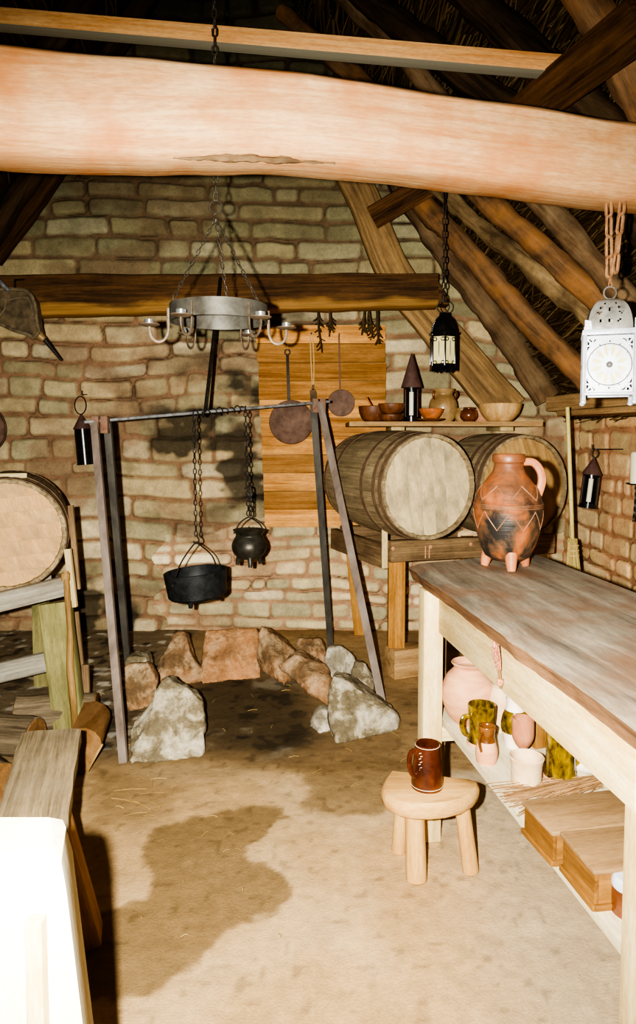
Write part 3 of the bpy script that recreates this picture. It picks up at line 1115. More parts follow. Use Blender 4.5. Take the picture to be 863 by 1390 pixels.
M_brass = mottled('dull_brass', [(0.3, rgb(120, 96, 62)), (0.7, rgb(176, 148, 104))], 20, 0.5, 0.3, 0.1)

M_clay = mottled('pink_clay', [(0.3, rgb(200, 140, 102)), (0.7, rgb(230, 178, 140))], 9, 0.8, 0, 0.15, zstretch=4)
M_claypale = mottled('pale_clay', [(0.3, rgb(214, 172, 126)), (0.7, rgb(240, 220, 184))], 14, 0.75, 0, 0.15)
M_claygob = mottled('goblet_clay', [(0.3, rgb(168, 104, 70)), (0.7, rgb(216, 160, 124))], 20, 0.6, 0, 0.15, zstretch=0.5)
M_glaze = mottled('olive_glaze', [(0.36, rgb(44, 34, 6)), (0.5, rgb(120, 94, 18)), (0.68, rgb(176, 146, 44))], 34, 0.18, 0, 0.15, spec=0.6, coat=0.6, zstretch=0.6)
M_glazebr = mottled('brown_glaze', [(0.3, rgb(92, 56, 26)), (0.7, rgb(150, 98, 52))], 16, 0.2, 0, 0.1, spec=0.6, coat=0.5)
M_creamclay = mottled('cream_clay', [(0.3, rgb(236, 218, 196)), (0.7, rgb(248, 238, 224))], 14, 0.6, 0, 0.1)
M_jar = mottled('stoneware_jar', [(0.3, rgb(120, 92, 56)), (0.6, rgb(178, 146, 100)), (0.8, rgb(196, 168, 122))], 8, 0.4, 0, 0.1, coat=0.3)
M_browncup = mottled('brown_cup', [(0.3, rgb(70, 36, 20)), (0.7, rgb(130, 76, 46))], 10, 0.25, 0, 0.05, coat=0.4)


def jug_material():
    k = NT('smoky_red_clay')
    co = k.coord()
    n = k.noise(k.mapping(co, (1, 1, 0.8)), 9.0, 6, 0.6, 0.5)
    n2 = k.noise(k.mapping(co, (3, 3, 40)), 2.0, 4)
    c = k.ramp(n, [(0.43, rgb(44, 40, 36)), (0.51, rgb(96, 72, 54)), (0.58, rgb(150, 88, 52)), (0.74, rgb(186, 124, 84))])
    sep = k.n('ShaderNodeSeparateXYZ')
    k.l(co, sep.inputs[0])
    mr = k.n('ShaderNodeMapRange')
    mr.inputs[1].default_value, mr.inputs[2].default_value = 0.20, 0.40
    k.l(sep.outputs[2], mr.inputs[0])
    c = k.mix(k.math('MULTIPLY', mr.outputs[0], 0.45), c, rgb(184, 114, 72))
    c = k.mix(k.math('MULTIPLY', n2, 0.5), c, k.mix(1.0, c, rgb(150, 140, 130), 'MULTIPLY'))
    k.l(c, k.b.inputs['Base Color'])
    k.b.inputs['Roughness'].default_value = 0.42
    k.bump(n2, 0.3, 0.006)
    return k.m


M_jug = jug_material()


def rock_mat(name, a, b, c, orange=0.0):
    k = NT(name)
    co = k.coord()
    n = k.noise(co, 9, 8, 0.66, 0.4)
    n2 = k.noise(co, 42, 6, 0.7)
    col = k.ramp(n, [(0.36, tuple(x * 0.78 for x in a[:3]) + (1,)), (0.46, a), (0.55, b), (0.68, c)])
    if orange:
        n3 = k.noise(co, 3.2, 5)
        col = k.mix(k.ramp(n3, [(0.42, (0, 0, 0, 1)), (0.6, (orange,) * 3 + (1,))]), col, rgb(206, 150, 104))
    col = k.mix(1.0, col, k.ramp(n2, [(0.3, (.62,) * 3 + (1,)), (0.65, (1.1,) * 3 + (1,))]), 'MULTIPLY')
    k.l(col, k.b.inputs['Base Color'])
    k.b.inputs['Roughness'].default_value = 0.95
    k.b.inputs['Specular IOR Level'].default_value = 0.1
    k.bump(k.math('ADD', n, n2), 0.6, 0.02)
    return k.m


M_rock = rock_mat('grey_boulder', rgb(134, 122, 98), rgb(188, 178, 154), rgb(214, 206, 188))
M_rockw = rock_mat('pale_boulder', rgb(166, 156, 134), rgb(206, 198, 178), rgb(226, 220, 206))
M_rocko = rock_mat('orange_slab', rgb(160, 124, 90), rgb(204, 166, 126), rgb(214, 186, 152), 0.85)
M_rockb = rock_mat('brown_boulder', rgb(126, 104, 78), rgb(178, 154, 122), rgb(204, 184, 154), 0.4)


def lin(n):
    return [i / (n - 1) for i in range(n)]


def axis_rot(d):
    """rotation taking local z to direction d"""
    return Vector((0, 0, 1)).rotation_difference(Vector(d).normalized()).to_matrix()


def handle_path(pts, seg=18):
    return resample(pts, seg)


# ================================================================== table
Tl = lambda y: 0.352 - SK * (y - 2.5)
Tr = lambda y: 0.930 - SK * (y - 2.5)
TZ = 0.963
table = thing('long_table', 'long table with a worn grey plank top on pale new legs, along the right side', 'table', (0.75, 1.7, 0))
mb = MB()
# plank top with a wavy front edge and a slanting far end
yn, yfl, yfr = 0.78, 2.60, 2.86
nx, ny = 14, 60
vs, gr = [], []
for lay in (0, 1):
    for j in range(ny + 1):
        for i in range(nx + 1):
            t, s = j / ny, i / nx
            y = (yn + (yfl - yn) * t) * (1 - s) + (yn + (yfr - yn) * t) * s
            xl = Tl(y) + 0.010 * mnoise.noise(Vector((y * 4, 0, 2))) + 0.006 * mnoise.noise(Vector((y * 13, 1, 2))) + (0.018 if lay else 0)
            xr = Tr(y)
            x = xl + (xr - xl) * s
            z = TZ + 0.004 * mnoise.noise(Vector((x * 9, y * 1.6, 0))) - (0.055 if lay else 0)
            if i == 0 and lay == 0:
                z -= 0.010
            vs.append(Vector((x, y, z)))
            gr.append(Vector((y, s * 0.58, z)))
fs = []
W1 = nx + 1
N1 = W1 * (ny + 1)
for j in range(ny):
    for i in range(nx):
        k = j * W1 + i
        fs.append((k, k + 1, k + W1 + 1, k + W1))
        fs.append((N1 + k, N1 + k + W1, N1 + k + W1 + 1, N1 + k + 1))
top_faces = len(fs)
for i in range(nx):
    fs.append((i, i + N1, i + 1 + N1, i + 1))
    k = ny * W1 + i
    fs.append((k, k + 1, k + 1 + N1, k + N1))
sideA = []
for j in range(ny):
    k = j * W1
    fs.append((k, k + W1, k + W1 + N1, k + N1))
    k = j * W1 + nx
    fs.append((k, k + N1, k + W1 + N1, k + W1))
mb.add(vs, fs, gr)
to = mb.build('table_top', M_top, table)
to.data.materials.append(M_edge)
for p in to.data.polygons:
    if p.normal.x < -0.5:
        p.material_index = 1

LZ = TZ - 0.055
AXL = lambda y: 0.420 - SK * (y - 2.42)


def leg(x, y, w=0.07, d=0.07, h=LZ, lab=None, m=None, dx=0.0):
    b = MB()
    b.box((x + w / 2, y + d / 2, h / 2), (w, d, h), Matrix.Rotation(math.atan(SK), 3, 'Z'), 0.004)
    return b.build('leg', m or M_pale, table)


leg(0.364, 2.405)
leg(0.585, 1.215, 0.075, 0.075)
leg(0.83, 2.60)
leg(1.03, 1.15)
o = leg(0.455, 2.61, 0.03, 0.05, m=M_rackbr)
b = MB()
b.bar(Vector((AXL(2.42) + 0.012, 2.42, 0.833)), Vector((AXL(1.24) + 0.012, 1.24, 0.833)), 0.024, 0.148)
b.build('apron', M_pale, table)
b = MB()
b.bar(Vector((Tr(2.6) - 0.05, 2.6, 0.833)), Vector((Tr(1.2) - 0.05, 1.2, 0.833)), 0.024, 0.148)
b.build('apron', M_pale, table)
SZ = 0.435
for k, (o0, o1) in enumerate(((0.0, 0.255), (0.258, 0.50))):
    b = MB()
    y0, y1 = 0.85, 2.55
    f = lambda y, o: 0.446 - 0.145 * (y - 2.44) + o
    b.prism([Vector((f(y0, o0), y0, SZ - 0.024)), Vector((f(y0, o1), y0, SZ - 0.024)), Vector((f(y1, o1), y1, SZ - 0.024)), Vector((f(y1, o0), y1, SZ - 0.024))], (0, 0, 0.024), gr_axis=(-0.145, 1, 0))
    b.build('shelf_board', M_shelfw, table)
for y in (2.44, 1.24):
    b = MB()
    x = 0.43 - SK * (y - 2.44)
    b.bar(Vector((x - 0.0, y, SZ - 0.05)), Vector((x + 0.50, y + 0.06, SZ - 0.05)), 0.03, 0.05)
    b.build('shelf_bearer', M_pale, table)


# ================================================================== big jug on the table
J = onz(688, 771, TZ + 0.002)
jug = thing('tripod_jug', 'large smoke-blackened red clay jug with three feet standing on the table', 'jug', J)
prof = [(0.010, 0.030), (0.055, 0.032), (0.080, 0.048), (0.098, 0.085), (0.114, 0.140), (0.1205, 0.19), (0.1215, 0.222), (0.1235, 0.226), (0.1225, 0.232), (0.1240, 0.238), (0.120, 0.243), (0.113, 0.268), (0.098, 0.298), (0.078, 0.325), (0.061, 0.346), (0.053, 0.366), (0.050, 0.380), (0.053, 0.384), (0.058, 0.388), (0.059, 0.400), (0.0575, 0.412), (0.054, 0.416), (0.048, 0.412), (0.043, 0.385), (0.043, 0.35), (0.07, 0.30), (0.09, 0.2), (0.05, 0.07), (0.004, 0.06)]
b = MB()
b.lathe(prof, J, 56)
b.build('body', M_jug, jug)
M_h = mottled('jug_handle_clay', [(0.3, rgb(140, 82, 52)), (0.7, rgb(200, 132, 92))], 9, 0.5, 0, 0.1)
for a in (-95, 25, 145):
    ca, sa = math.cos(math.radians(a)), math.sin(math.radians(a))
    b = MB()
    q = [J + Vector((ca * r, sa * r, z)) for r, z in ((0.070, 0.066), (0.078, 0.038), (0.083, 0.016), (0.086, 0.003))]
    b.tube(q, lambda t: 0.024 - 0.010 * t, 12)
    b.build('foot', M_h, jug)
b = MB()
b.sweep(resample([J + Vector(p) for p in ((0.050, -0.01, 0.388), (0.085, -0.012, 0.385), (0.110, -0.014, 0.355), (0.116, -0.014, 0.315), (0.104, -0.012, 0.268))], 24), lambda t: rrect(0.030, 0.019, 0.009), up=(1, 0, 0))
b.build('handle', M_h, jug)
# incised zigzag bands and rings
b = MB()


def surf(z, a, e=0.0005):
    for (r0, z0), (r1, z1) in zip(prof[:22], prof[1:22]):
        if z0 <= z <= z1:
            r = r0 + (r1 - r0) * (z - z0) / max(1e-6, z1 - z0)
            return J + Vector(((r + e) * math.cos(a), (r + e) * math.sin(a), z))
    return J + Vector((0.1 * math.cos(a), 0.1 * math.sin(a), z))


for zlo, zhi, n, ph in ((0.150, 0.215, 8, 0.2), (0.255, 0.305, 7, 0.0)):
    pts = []
    for i in range(n):
        for k in range(8):
            t = k / 8
            z = zlo + (zhi - zlo) * (2 * t if t < 0.5 else 2 - 2 * t)
            pts.append(surf(z, ph + 2 * PI * (i + t) / n))
    b.tube(pts, 0.0020, 5, closed=True)
for z in (0.232, 0.238, 0.226):
    b.tube([surf(z, 2 * PI * k / 48, 0.0) for k in range(48)], 0.0016, 4, closed=True)
M_inc = mottled('slip_lines', [(0.3, rgb(112, 76, 54)), (0.7, rgb(156, 112, 82))], 30, 0.5, bmp=0)
b.build('decoration', M_inc, jug)


# ================================================================== pots on the table shelf
def pot(name, label, cat, base, prof, mat, n=36, group=None):
    t = thing(name, label, cat, base, group)
    b = MB()
    b.lathe(prof, base, n)
    b.build('body', mat, t)
    return t


def shell(outer, th):
    """closed outline from an outer profile (bottom to rim): adds the inside"""
    inner = [(max(r - th, 0.004), z) for r, z in outer[::-1]]
    inner = [(r, z) for r, z in inner if z > outer[0][1] + th * 1.2] + [(max(outer[0][0] - 1.5 * th, 0.003), outer[0][1] + th), (0.002, outer[0][1] + th)]
    r, z = outer[-1]
    return [(0.002, outer[0][1])] + outer + [(r - th * 0.5, z + th * 0.45)] + inner


def smooth_prof(pts, n=24):
    v = resample([Vector((r, z, 0)) for r, z in pts], n)
    return [(max(p.x, 0.002), p.y) for p in v]


def ear(parent, name, mat, pts, w=0.014, th=0.009, up=(0, 0, 1)):
    b = MB()
    b.sweep(resample(pts, 18), lambda t: rrect(w, th, th * 0.45), up=up)
    return b.build(name, mat, parent)


B = onz(641, 990, SZ)
pot('storage_jar', 'large round pink clay jar at the far end of the shelf under the table', 'jar', B + Vector((0, 0.07, 0)),
    shell(smooth_prof([(0.050, 0), (0.074, 0.03), (0.092, 0.075), (0.094, 0.115), (0.080, 0.16), (0.056, 0.188), (0.052, 0.198), (0.062, 0.212)], 42), 0.007), M_clay, 48)

B = onz(653, 1010, SZ)
t = pot('ale_mug', 'olive glazed mug with a looped handle in front of the round pink jar', 'mug', B, shell(smooth_prof([(0.044, 0), (0.045, 0.012), (0.041, 0.03), (0.042, 0.07), (0.045, 0.105), (0.046, 0.132)], 24), 0.005), M_glaze)
ear(t, 'handle', M_glaze, [B + Vector(p) for p in ((-0.040, -0.010, 0.098), (-0.062, -0.020, 0.100), (-0.070, -0.022, 0.075), (-0.060, -0.018, 0.045), (-0.038, -0.010, 0.030))], 0.016, 0.010, up=(-1, 0, 0))
b = MB()
b.lathe([(0.0455, 0.001), (0.0475, 0.003), (0.0475, 0.010), (0.0455, 0.013)], B, 36, cap0=False, cap1=False)
b.build('foot_ring', M_clay, t)

B = onz(660, 1034, SZ)
t = pot('small_jug', 'small pink clay jug with a brown glazed neck, nearest the shelf edge', 'jug', B, shell(smooth_prof([(0.030, 0), (0.034, 0.02), (0.034, 0.042), (0.026, 0.070), (0.022, 0.085), (0.024, 0.100), (0.026, 0.112)], 24), 0.004), M_clay)
b = MB()
b.lathe(smooth_prof([(0.0270, 0.068), (0.0228, 0.085), (0.0248, 0.100), (0.0272, 0.113), (0.0240, 0.116), (0.0195, 0.110), (0.0180, 0.09)], 18), B, 32, cap0=False, cap1=False)
b.build('glazed_neck', M_glazebr, t)
ear(t, 'handle', M_glazebr, [B + Vector(p) for p in ((-0.018, -0.018, 0.096), (-0.027, -0.028, 0.092), (-0.029, -0.031, 0.07), (-0.022, -0.027, 0.045))], 0.010, 0.006, up=(-.7, -.7, 0))

B = Vector((0.632, 2.36, SZ))
pot('tall_jar', 'tall plain pinkish jar half hidden by the table apron, behind the cream jug', 'jar', B, shell(smooth_prof([(0.036, 0), (0.042, 0.04), (0.042, 0.10), (0.036, 0.135), (0.034, 0.150), (0.037, 0.158)], 22), 0.005), M_claypale)

B = onz(698, 1012, SZ)
t = pot('glazed_jug', 'cream jug with a green glazed middle band beside the goblet', 'jug', B, shell(smooth_prof([(0.030, 0), (0.036, 0.025), (0.044, 0.065), (0.040, 0.098), (0.029, 0.125), (0.028, 0.145), (0.031, 0.158)], 26), 0.004), M_creamclay)
b = MB()
b.lathe(smooth_prof([(0.0395, 0.043), (0.0447, 0.065), (0.0405, 0.098), (0.0310, 0.121)], 16), B, 32, cap0=False, cap1=False)
b.build('glaze_band', M_glaze, t)
ear(t, 'handle', M_creamclay, [B + Vector(p) for p in ((0.026, 0.0, 0.148), (0.046, 0.0, 0.145), (0.056, 0.0, 0.115), (0.042, 0.0, 0.075))], 0.012, 0.007, up=(1, 0, 0))

B = onz(709, 1030, SZ)
pot('goblet', 'brown speckled clay goblet standing behind the pale clay beaker', 'goblet', B, shell(smooth_prof([(0.027, 0), (0.025, 0.006), (0.012, 0.016), (0.011, 0.032), (0.022, 0.046), (0.033, 0.070), (0.0345, 0.10), (0.0335, 0.130)], 28), 0.003), M_claygob)

B = onz(714, 1064, SZ)
pot('beaker', 'wide pale clay beaker with an open mouth at the front of the shelf', 'cup', B, shell(smooth_prof([(0.040, 0), (0.043, 0.006), (0.0435, 0.035), (0.045, 0.06), (0.050, 0.082)], 18), 0.006), M_claypale)

B = onz(760, 1058, SZ)
t = pot('tankard', 'tall olive brown glazed tankard behind the wooden boxes', 'mug', B, shell(smooth_prof([(0.046, 0), (0.047, 0.012), (0.043, 0.03), (0.042, 0.08), (0.046, 0.13), (0.050, 0.15)], 24), 0.005), M_glaze)
ear(t, 'handle', M_glaze, [B + Vector(p) for p in ((0.040, 0.01, 0.118), (0.064, 0.02, 0.118), (0.070, 0.022, 0.085), (0.060, 0.018, 0.05), (0.039, 0.01, 0.036))], 0.016, 0.010, up=(1, 0, 0))
b = MB()
b.lathe([(0.0475, 0.001), (0.0497, 0.003), (0.0497, 0.012), (0.0470, 0.016)], B, 36, cap0=False, cap1=False)
b.build('foot_ring', M_clay, t)

B = onz(736, 1016, SZ)
t = thing('small_box', 'small dark brown block-shaped wooden box standing behind the goblet', 'box', B)
Rz = Matrix.Rotation(math.radians(20), 3, 'Z')
b = MB()
b.box(B + Vector((0.0, 0.03, 0.058)), (0.075, 0.06, 0.116), Rz, 0.004)
b.build('box_body', M_boxs, t)
b = MB()
b.box(B + Vector((0.0, 0.03, 0.122)), (0.081, 0.066, 0.012), Rz, 0.003)
b.build('lid', M_boxs, t)

# small jug lying on its side behind the boxes
B = Vector((0.83, 2.03, SZ + 0.028))
t = thing('lying_bottle', 'small whitish clay bottle lying on its side behind the far box', 'bottle', B)
b = MB()
b.lathe(smooth_prof([(0.010, 0), (0.024, 0.004), (0.027, 0.03), (0.024, 0.06), (0.012, 0.082), (0.012, 0.098), (0.014, 0.104)], 22), B, 28, rot=axis_rot((-0.85, 0.30, 0.06)))
b.build('body', M_creamclay, t)
b = MB()
b.lathe([(0.0135, 0.080), (0.0148, 0.090), (0.0160, 0.105), (0.0080, 0.1055)], B, 24, rot=axis_rot((-0.85, 0.30, 0.06)), cap0=False)
b.build('neck_band', M_claygob, t)


# wooden boxes with lids
def lidded_box(p_far, p_near, length, h, label):
    """p_far/p_near: bottom corners of the end facing the room"""
    e = (p_near - p_far)
    w = e.length
    e.normalize()
    n = Vector((-e.y, e.x, 0))
    if n.x < 0:
        n = -n
    R = Matrix((n, -e, Vector((0, 0, 1)))).transposed()
    c = (p_far + p_near) / 2 + n * (length / 2)
    t = thing('wooden_box', label, 'box', c, 'lidded wooden boxes on the table shelf')
    b = MB()
    th = 0.010
    b.box(c + Vector((0, 0, 0.005)), (length - .004, w - .004, 0.010), R, 0.001)
    b.box(c - n * (length / 2 - th / 2) + Vector((0, 0, h * 0.46)), (th, w, h * 0.92), R, 0.002)
    b.box(c + n * (length / 2 - th / 2) + Vector((0, 0, h * 0.46)), (th, w, h * 0.92), R, 0.002)
    b.box(c + e * (w / 2 - th / 2) + Vector((0, 0, h * 0.46)), (length - 2 * th, th, h * 0.92), R, 0.002)
    b.box(c - e * (w / 2 - th / 2) + Vector((0, 0, h * 0.46)), (length - 2 * th, th, h * 0.92), R, 0.002)
    b.build('box_body', M_boxs, t)
    b = MB()
    b.box(c + Vector((0, 0, h * 0.92 + 0.006)), (length + 0.012, w + 0.012, 0.012), R, 0.004)
    b.build('lid', M_boxt, t)
    b = MB()
    b.box(c - n * (length / 2 + 0.003) + Vector((0, 0, 0.007)), (0.008, w + 0.01, 0.014), R, 0.003)
    b.box(c + e * (w / 2 + 0.003) + Vector((0, 0, 0.007)), (length, 0.008, 0.014), R, 0.003)
    b.build('base_moulding', M_boxs, t)
    return t


lidded_box(onz(711, 1131, SZ), onz(750, 1175, SZ), 0.30, 0.080, 'farther of the two flat lidded wooden boxes on the shelf, next to the twigs')
lidded_box(onz(763, 1182, SZ), onz(806, 1236, SZ), 0.29, 0.088, 'nearer of the two flat lidded wooden boxes on the shelf, beside the table leg')

B = Vector((0.665, 1.43, SZ))
t = pot('preserve_jar', 'small dark red jar with a paper cover beside the near table leg', 'jar', B, smooth_prof([(0.004, 0), (0.036, 0.001), (0.038, 0.01), (0.038, 0.06), (0.034, 0.072)], 16), M_browncup)
b = MB()
b.lathe([(0.039, 0.058), (0.0395, 0.070), (0.036, 0.083), (0.004, 0.086)], B, 30, cap0=False)
b.build('cover', M_white, t)

# besom of twigs lying across the shelf
mb = MB()
rng = random.Random(5)
h0, h1 = onz(812, 1068, SZ), onz(690, 1092, SZ)
ax = (h1 - h0).normalized()
sdv = Vector((-ax.y, ax.x, 0))
for i in range(95):
    s0 = rng.uniform(-0.02, 0.02)
    s1 = s0 * 1.5 + rng.gauss(0, 0.045)
    L = rng.uniform(0.65, 1.08) * (h1 - h0).length
    z0, z1 = SZ + rng.uniform(0.006, 0.03), SZ + rng.uniform(0.004, 0.02)
    p = h0 + sdv * s0
    q = h0 + ax * L + sdv * s1
    mid = (p + q) / 2 + sdv * rng.uniform(-0.008, 0.008)
    p.z, q.z, mid.z = z0, z1, (z0 + z1) / 2 + 0.003
    mb.tube([p, mid, q], rng.uniform(0.0008, 0.0017), 4, sh=rng.uniform(0.6, 1.3))
tag(mb.build('besom_head', M_twig), 'fan of thin brown broom twigs lying on the shelf beside the far box', 'broom')

# dried heather bunch stuck against the apron
t = thing('heather_bunch', 'small bound bunch of reddish dried heads propped against the pale table apron', 'dried flowers', Vector((AXL(1.83) - 0.006, 1.83, 0.78)))
mb, mt = MB(), MB()
for i in range(14):
    u = rng.uniform(-1, 1)
    p = Vector((AXL(1.83) - 0.012 + rng.uniform(-.003, .003), 1.83 + rng.uniform(-.004, .004), 0.775))
    q = p + Vector((-0.012 + rng.uniform(-.006, .002), u * 0.034, rng.uniform(0.10, 0.14)))
    mb.tube([p, (p + q) / 2 + Vector((0, -u * 0.006, 0)), q], 0.0012, 4)
    mt.tube([p.lerp(q, 0.45), p.lerp(q, 0.75), q], lambda t: 0.0042 * (1 - 0.7 * abs(t - 0.4)), 6, sh=rng.uniform(0.6, 1.3))
mb.build('stems', M_twig, t)
mt.build('flower_heads', M_heather, t)
b = MB()
for k in range(4):
    b.torus(Vector((AXL(1.83) - 0.013, 1.83, 0.786 + k * 0.004)), 0.0075, 0.002, n=14, m=5)
b.build('binding', M_heather, t)

# ================================================================== stool and leather mug
STZ = 0.293
C0 = onz(584, 1066, STZ)
stool = thing('milking_stool', 'low half-moon wooden stool with stout round legs in front of the table', 'stool', (C0.x, C0.y, 0))
outl = [(530, 1045), (522, 1056), (518, 1069), (524, 1079), (540, 1087), (560, 1091), (583, 1091.5), (606, 1089), (628, 1084), (642, 1076), (649, 1068), (650, 1061), (640, 1057.5), (600, 1053), (565, 1049)]
pol = [onz(x, y, STZ) for x, y in outl]
cc = sum(pol, Vector((0, 0, 0))) / len(pol)
b = MB()
lv = [(0.94, 0.0), (1.0, -0.008), (1.02, -0.028), (0.99, -0.048), (0.93, -0.055)]
vs, fs = [], []
n = len(pol)
for s, dz in lv:
    for p in pol:
        vs.append(cc + (p - cc) * s + Vector((0, 0, dz)))
for i in range(len(lv) - 1):
    for k in range(n):
        fs.append((i * n + k, i * n + (k + 1) % n, (i + 1) * n + (k + 1) % n, (i + 1) * n + k))
fs.append(tuple(range(n)))
fs.append(tuple((len(lv) - 1) * n + k for k in range(n - 1, -1, -1)))
b.add(vs, fs)
b.build('seat', M_stool, stool, ang=50)
for (bx, by, dx, dy, r) in ((565, 1196, -0.004, 0.03, 0.034), (639, 1184, -0.035, -0.005, 0.027), (541, 1156, 0.012, -0.02, 0.026)):
    f = onz(bx, by, 0)
    top = Vector((f.x + dx, f.y + dy, STZ - 0.05))
    b = MB()
    d = (top - f)
    b.lathe([(r * 0.8, 0.0), (r, 0.006), (r * 1.0, 0.06), (r * 0.93, d.length)], f, 24, rot=axis_rot(d))
    b.build('leg', M_stool, stool)

B = onz(580, 1069, STZ) + Vector((0, 0.01, 0.001))
t = thing('leather_mug', 'dark brown stitched leather mug standing on the half-moon stool', 'mug', B)
b = MB()
b.lathe(shell(smooth_prof([(0.050, 0), (0.0525, 0.004), (0.050, 0.05), (0.044, 0.10), (0.0395, 0.143)], 20), 0.004), B, 40)
b.build('body', M_leather, t)
ear(t, 'handle', M_leather, [B + Vector(p) for p in ((-0.036, -0.020, 0.128), (-0.056, -0.030, 0.128), (-0.064, -0.034, 0.098), (-0.056, -0.032, 0.06), (-0.040, -0.026, 0.045))], 0.018, 0.012, up=(-1, -.5, 0))
b = MB()
for k in range(9):
    z = 0.05 + k * 0.009
    r = 0.0512 - 0.0115 * z / 0.14 + 0.001
    a = math.radians(-135) + (0.09 if k % 2 else -0.02)
    a2 = a + 0.16
    b.tube([B + Vector((r * math.cos(a), r * math.sin(a), z)), B + Vector((r * math.cos(a2), r * math.sin(a2), z + 0.004))], 0.0012, 5)
b.torus(B + Vector((0, 0, 0.008)), 0.0522, 0.0011, n=40, m=5)
b.torus(B + Vector((0, 0, 0.140)), 0.0402, 0.0010, n=40, m=5)
b.build('stitching', M_thread, t)
# ================================================================== barrels
def barrel(center, axis, r_head, r_belly, L, label, mhead, rot_head=0.0, hoops=(0.05, 0.20, 0.80, 0.95)):
    """center of the near head, axis pointing away into the barrel"""
    axis = Vector(axis).normalized()
    R = axis_rot(axis)
    t = thing('barrel', label, 'barrel', Vector(center) - Vector((0, 0, r_belly)), 'old wooden barrels')
    rad = lambda s: r_head + (r_belly - r_head) * (1 - (2 * s - 1) ** 2)
    b = MB()
    ns = 22
    m = 14
    prof = [(r_head - 0.022, 0.03), (r_head - 0.018, 0.0)] + [(rad(i / m), L * i / m) for i in range(m + 1)] + [(r_head - 0.018, L), (r_head - 0.022, L - 0.03)]
    nn = ns * 5
    vs, gr, fs = [], [], []
    rr = random.Random(int(center[0] * 1000))
    offs = [rr.uniform(-3, 3) for _ in range(ns)]
    for r, z in prof:
        for k in range(nn):
            a = 2 * PI * k / nn
            q = k % 5
            r2 = r - (0.0035 if q == 0 else 0.0)
            vs.append(R @ Vector((r2 * math.cos(a), r2 * math.sin(a), z)) + Vector(center))
            gr.append(Vector((z + offs[k // 5], r * math.cos(a) + offs[k // 5], r * math.sin(a))))
    P_ = len(prof)
    for i in range(P_ - 1):
        for k in range(nn):
            fs.append((i * nn + k, i * nn + (k + 1) % nn, (i + 1) * nn + (k + 1) % nn, (i + 1) * nn + k))
    b.add(vs, fs, gr)
    b.build('staves', M_stave, t, ang=60)
    for end, nm in ((0, 'head'), (1, 'head')):
        b = MB()
        z0 = 0.022 if not end else L - 0.022
        rh = r_head - 0.019
        # head boards
        nb = 7
        for i in range(nb):
            x0, x1 = -rh + 2 * rh * i / nb + 0.0002, -rh + 2 * rh * (i + 1) / nb - 0.0002
            top, bot = [], []
            for k in range(9):
                x = x0 + (x1 - x0) * k / 8
                y = math.sqrt(max(0, rh * rh - x * x))
                top.append((x, y))
                bot.append((x, -y))
            pl = top + bot[::-1]
            ca, sa = math.cos(rot_head), math.sin(rot_head)
            pl = [(x * ca - y * sa, x * sa + y * ca) for x, y in pl]
            n = len(pl)
            v2 = [R @ Vector((x, y, z0)) + Vector(center) for x, y in pl] + [R @ Vector((x, y, z0 + (0.014 if not end else -0.014))) + Vector(center) for x, y in pl]
            f2 = [tuple(range(n)), tuple(range(2 * n - 1, n - 1, -1))] + [(k, k + n, (k + 1) % n + n, (k + 1) % n) for k in range(n)]
            g2 = [Vector((-x * math.sin(-rot_head) + y, x, 0.01 * i)) for x, y in pl] * 2
            b.add(v2, f2, g2, sh=rr.uniform(0.97, 1.03))
        b.build(nm, mhead if not end else M_head2, t)
    for s in hoops:
        b = MB()
        z = L * s
        w = 0.036
        b.lathe([(rad((z - w / 2) / L) - 0.001, z - w / 2), (rad((z - w / 2) / L) + 0.0035, z - w / 2), (rad((z + w / 2) / L) + 0.0035, z + w / 2), (rad((z + w / 2) / L) - 0.001, z + w / 2)], center, 80, rot=R, cap0=False, cap1=False)
        b.build('hoop', M_hoop, t)
    return t


b1c = P(583, 661, 3.95)
barrel(b1c, (-0.37, 0.93, 0), 0.300, 0.322, 0.86, 'grey barrel with a pale dusty head, left of the pair on the right-hand rack', M_head1, 0.3, (0.03, 0.11, 0.27, 0.73, 0.95))
b2c = P(712, 662, 4.40)
barrel(b2c, (-0.36, 0.93, 0), 0.330, 0.343, 0.52, 'tan barrel standing behind the big clay jug, right of the pair on the rack', M_head2, 0.1, (0.04, 0.15, 0.3, 0.9))
b3c = P(9, 727, 3.42)
barrel(b3c, (-0.34, 0.94, 0), 0.277, 0.300, 0.72, 'barrel with a tan head on the grey rack at the left edge', M_head3, -1.3, (0.04, 0.2, 0.8, 0.96))

# rack under the two right barrels
e1, e2 = Vector((0.93, 0.36, 0)).normalized(), Vector((-0.36, 0.93, 0)).normalized()
K = Vector((0.415, 4.09, 0))
rack = thing('barrel_rack', 'wooden barrel rack with a brown front rail and short posts carrying the two right barrels', 'rack', K)
b = MB()
b.timber([K + Vector((0, 0, 0.765)), K + e1 * 1.18 + Vector((0, 0, 0.745))], 0.07, 0.125, (0, 0, 1), 0.004, 24, 4, 0.008)
b.build('front_rail', M_rackbr, rack, ang=45)
b = MB()
b.bar(K + e2 * 0.04 + Vector((0.0, 0, 0.725)), K + e2 * 0.84 + Vector((0, 0, 0.725)), 0.05, 0.14)
b.build('side_rail', M_rackbr, rack)
b = MB()
b.timber([K + e2 * 0.70 + Vector((0, 0, 0.765)), K + e2 * 0.70 + e1 * 1.05 + Vector((0, 0, 0.74))], 0.07, 0.125, (0, 0, 1), 0.004, 24, 6, 0.008)
b.build('rear_rail', M_rackbr, rack, ang=45)
b = MB()
b.bar(K + e2 * 0.03 - e1 * 0.01 + Vector((0, 0, 0.66)), K + e2 * 0.03 - e1 * 0.012 + Vector((0, 0, 0.93)), 0.035, 0.035)
b.build('stop_peg', M_pale, rack)
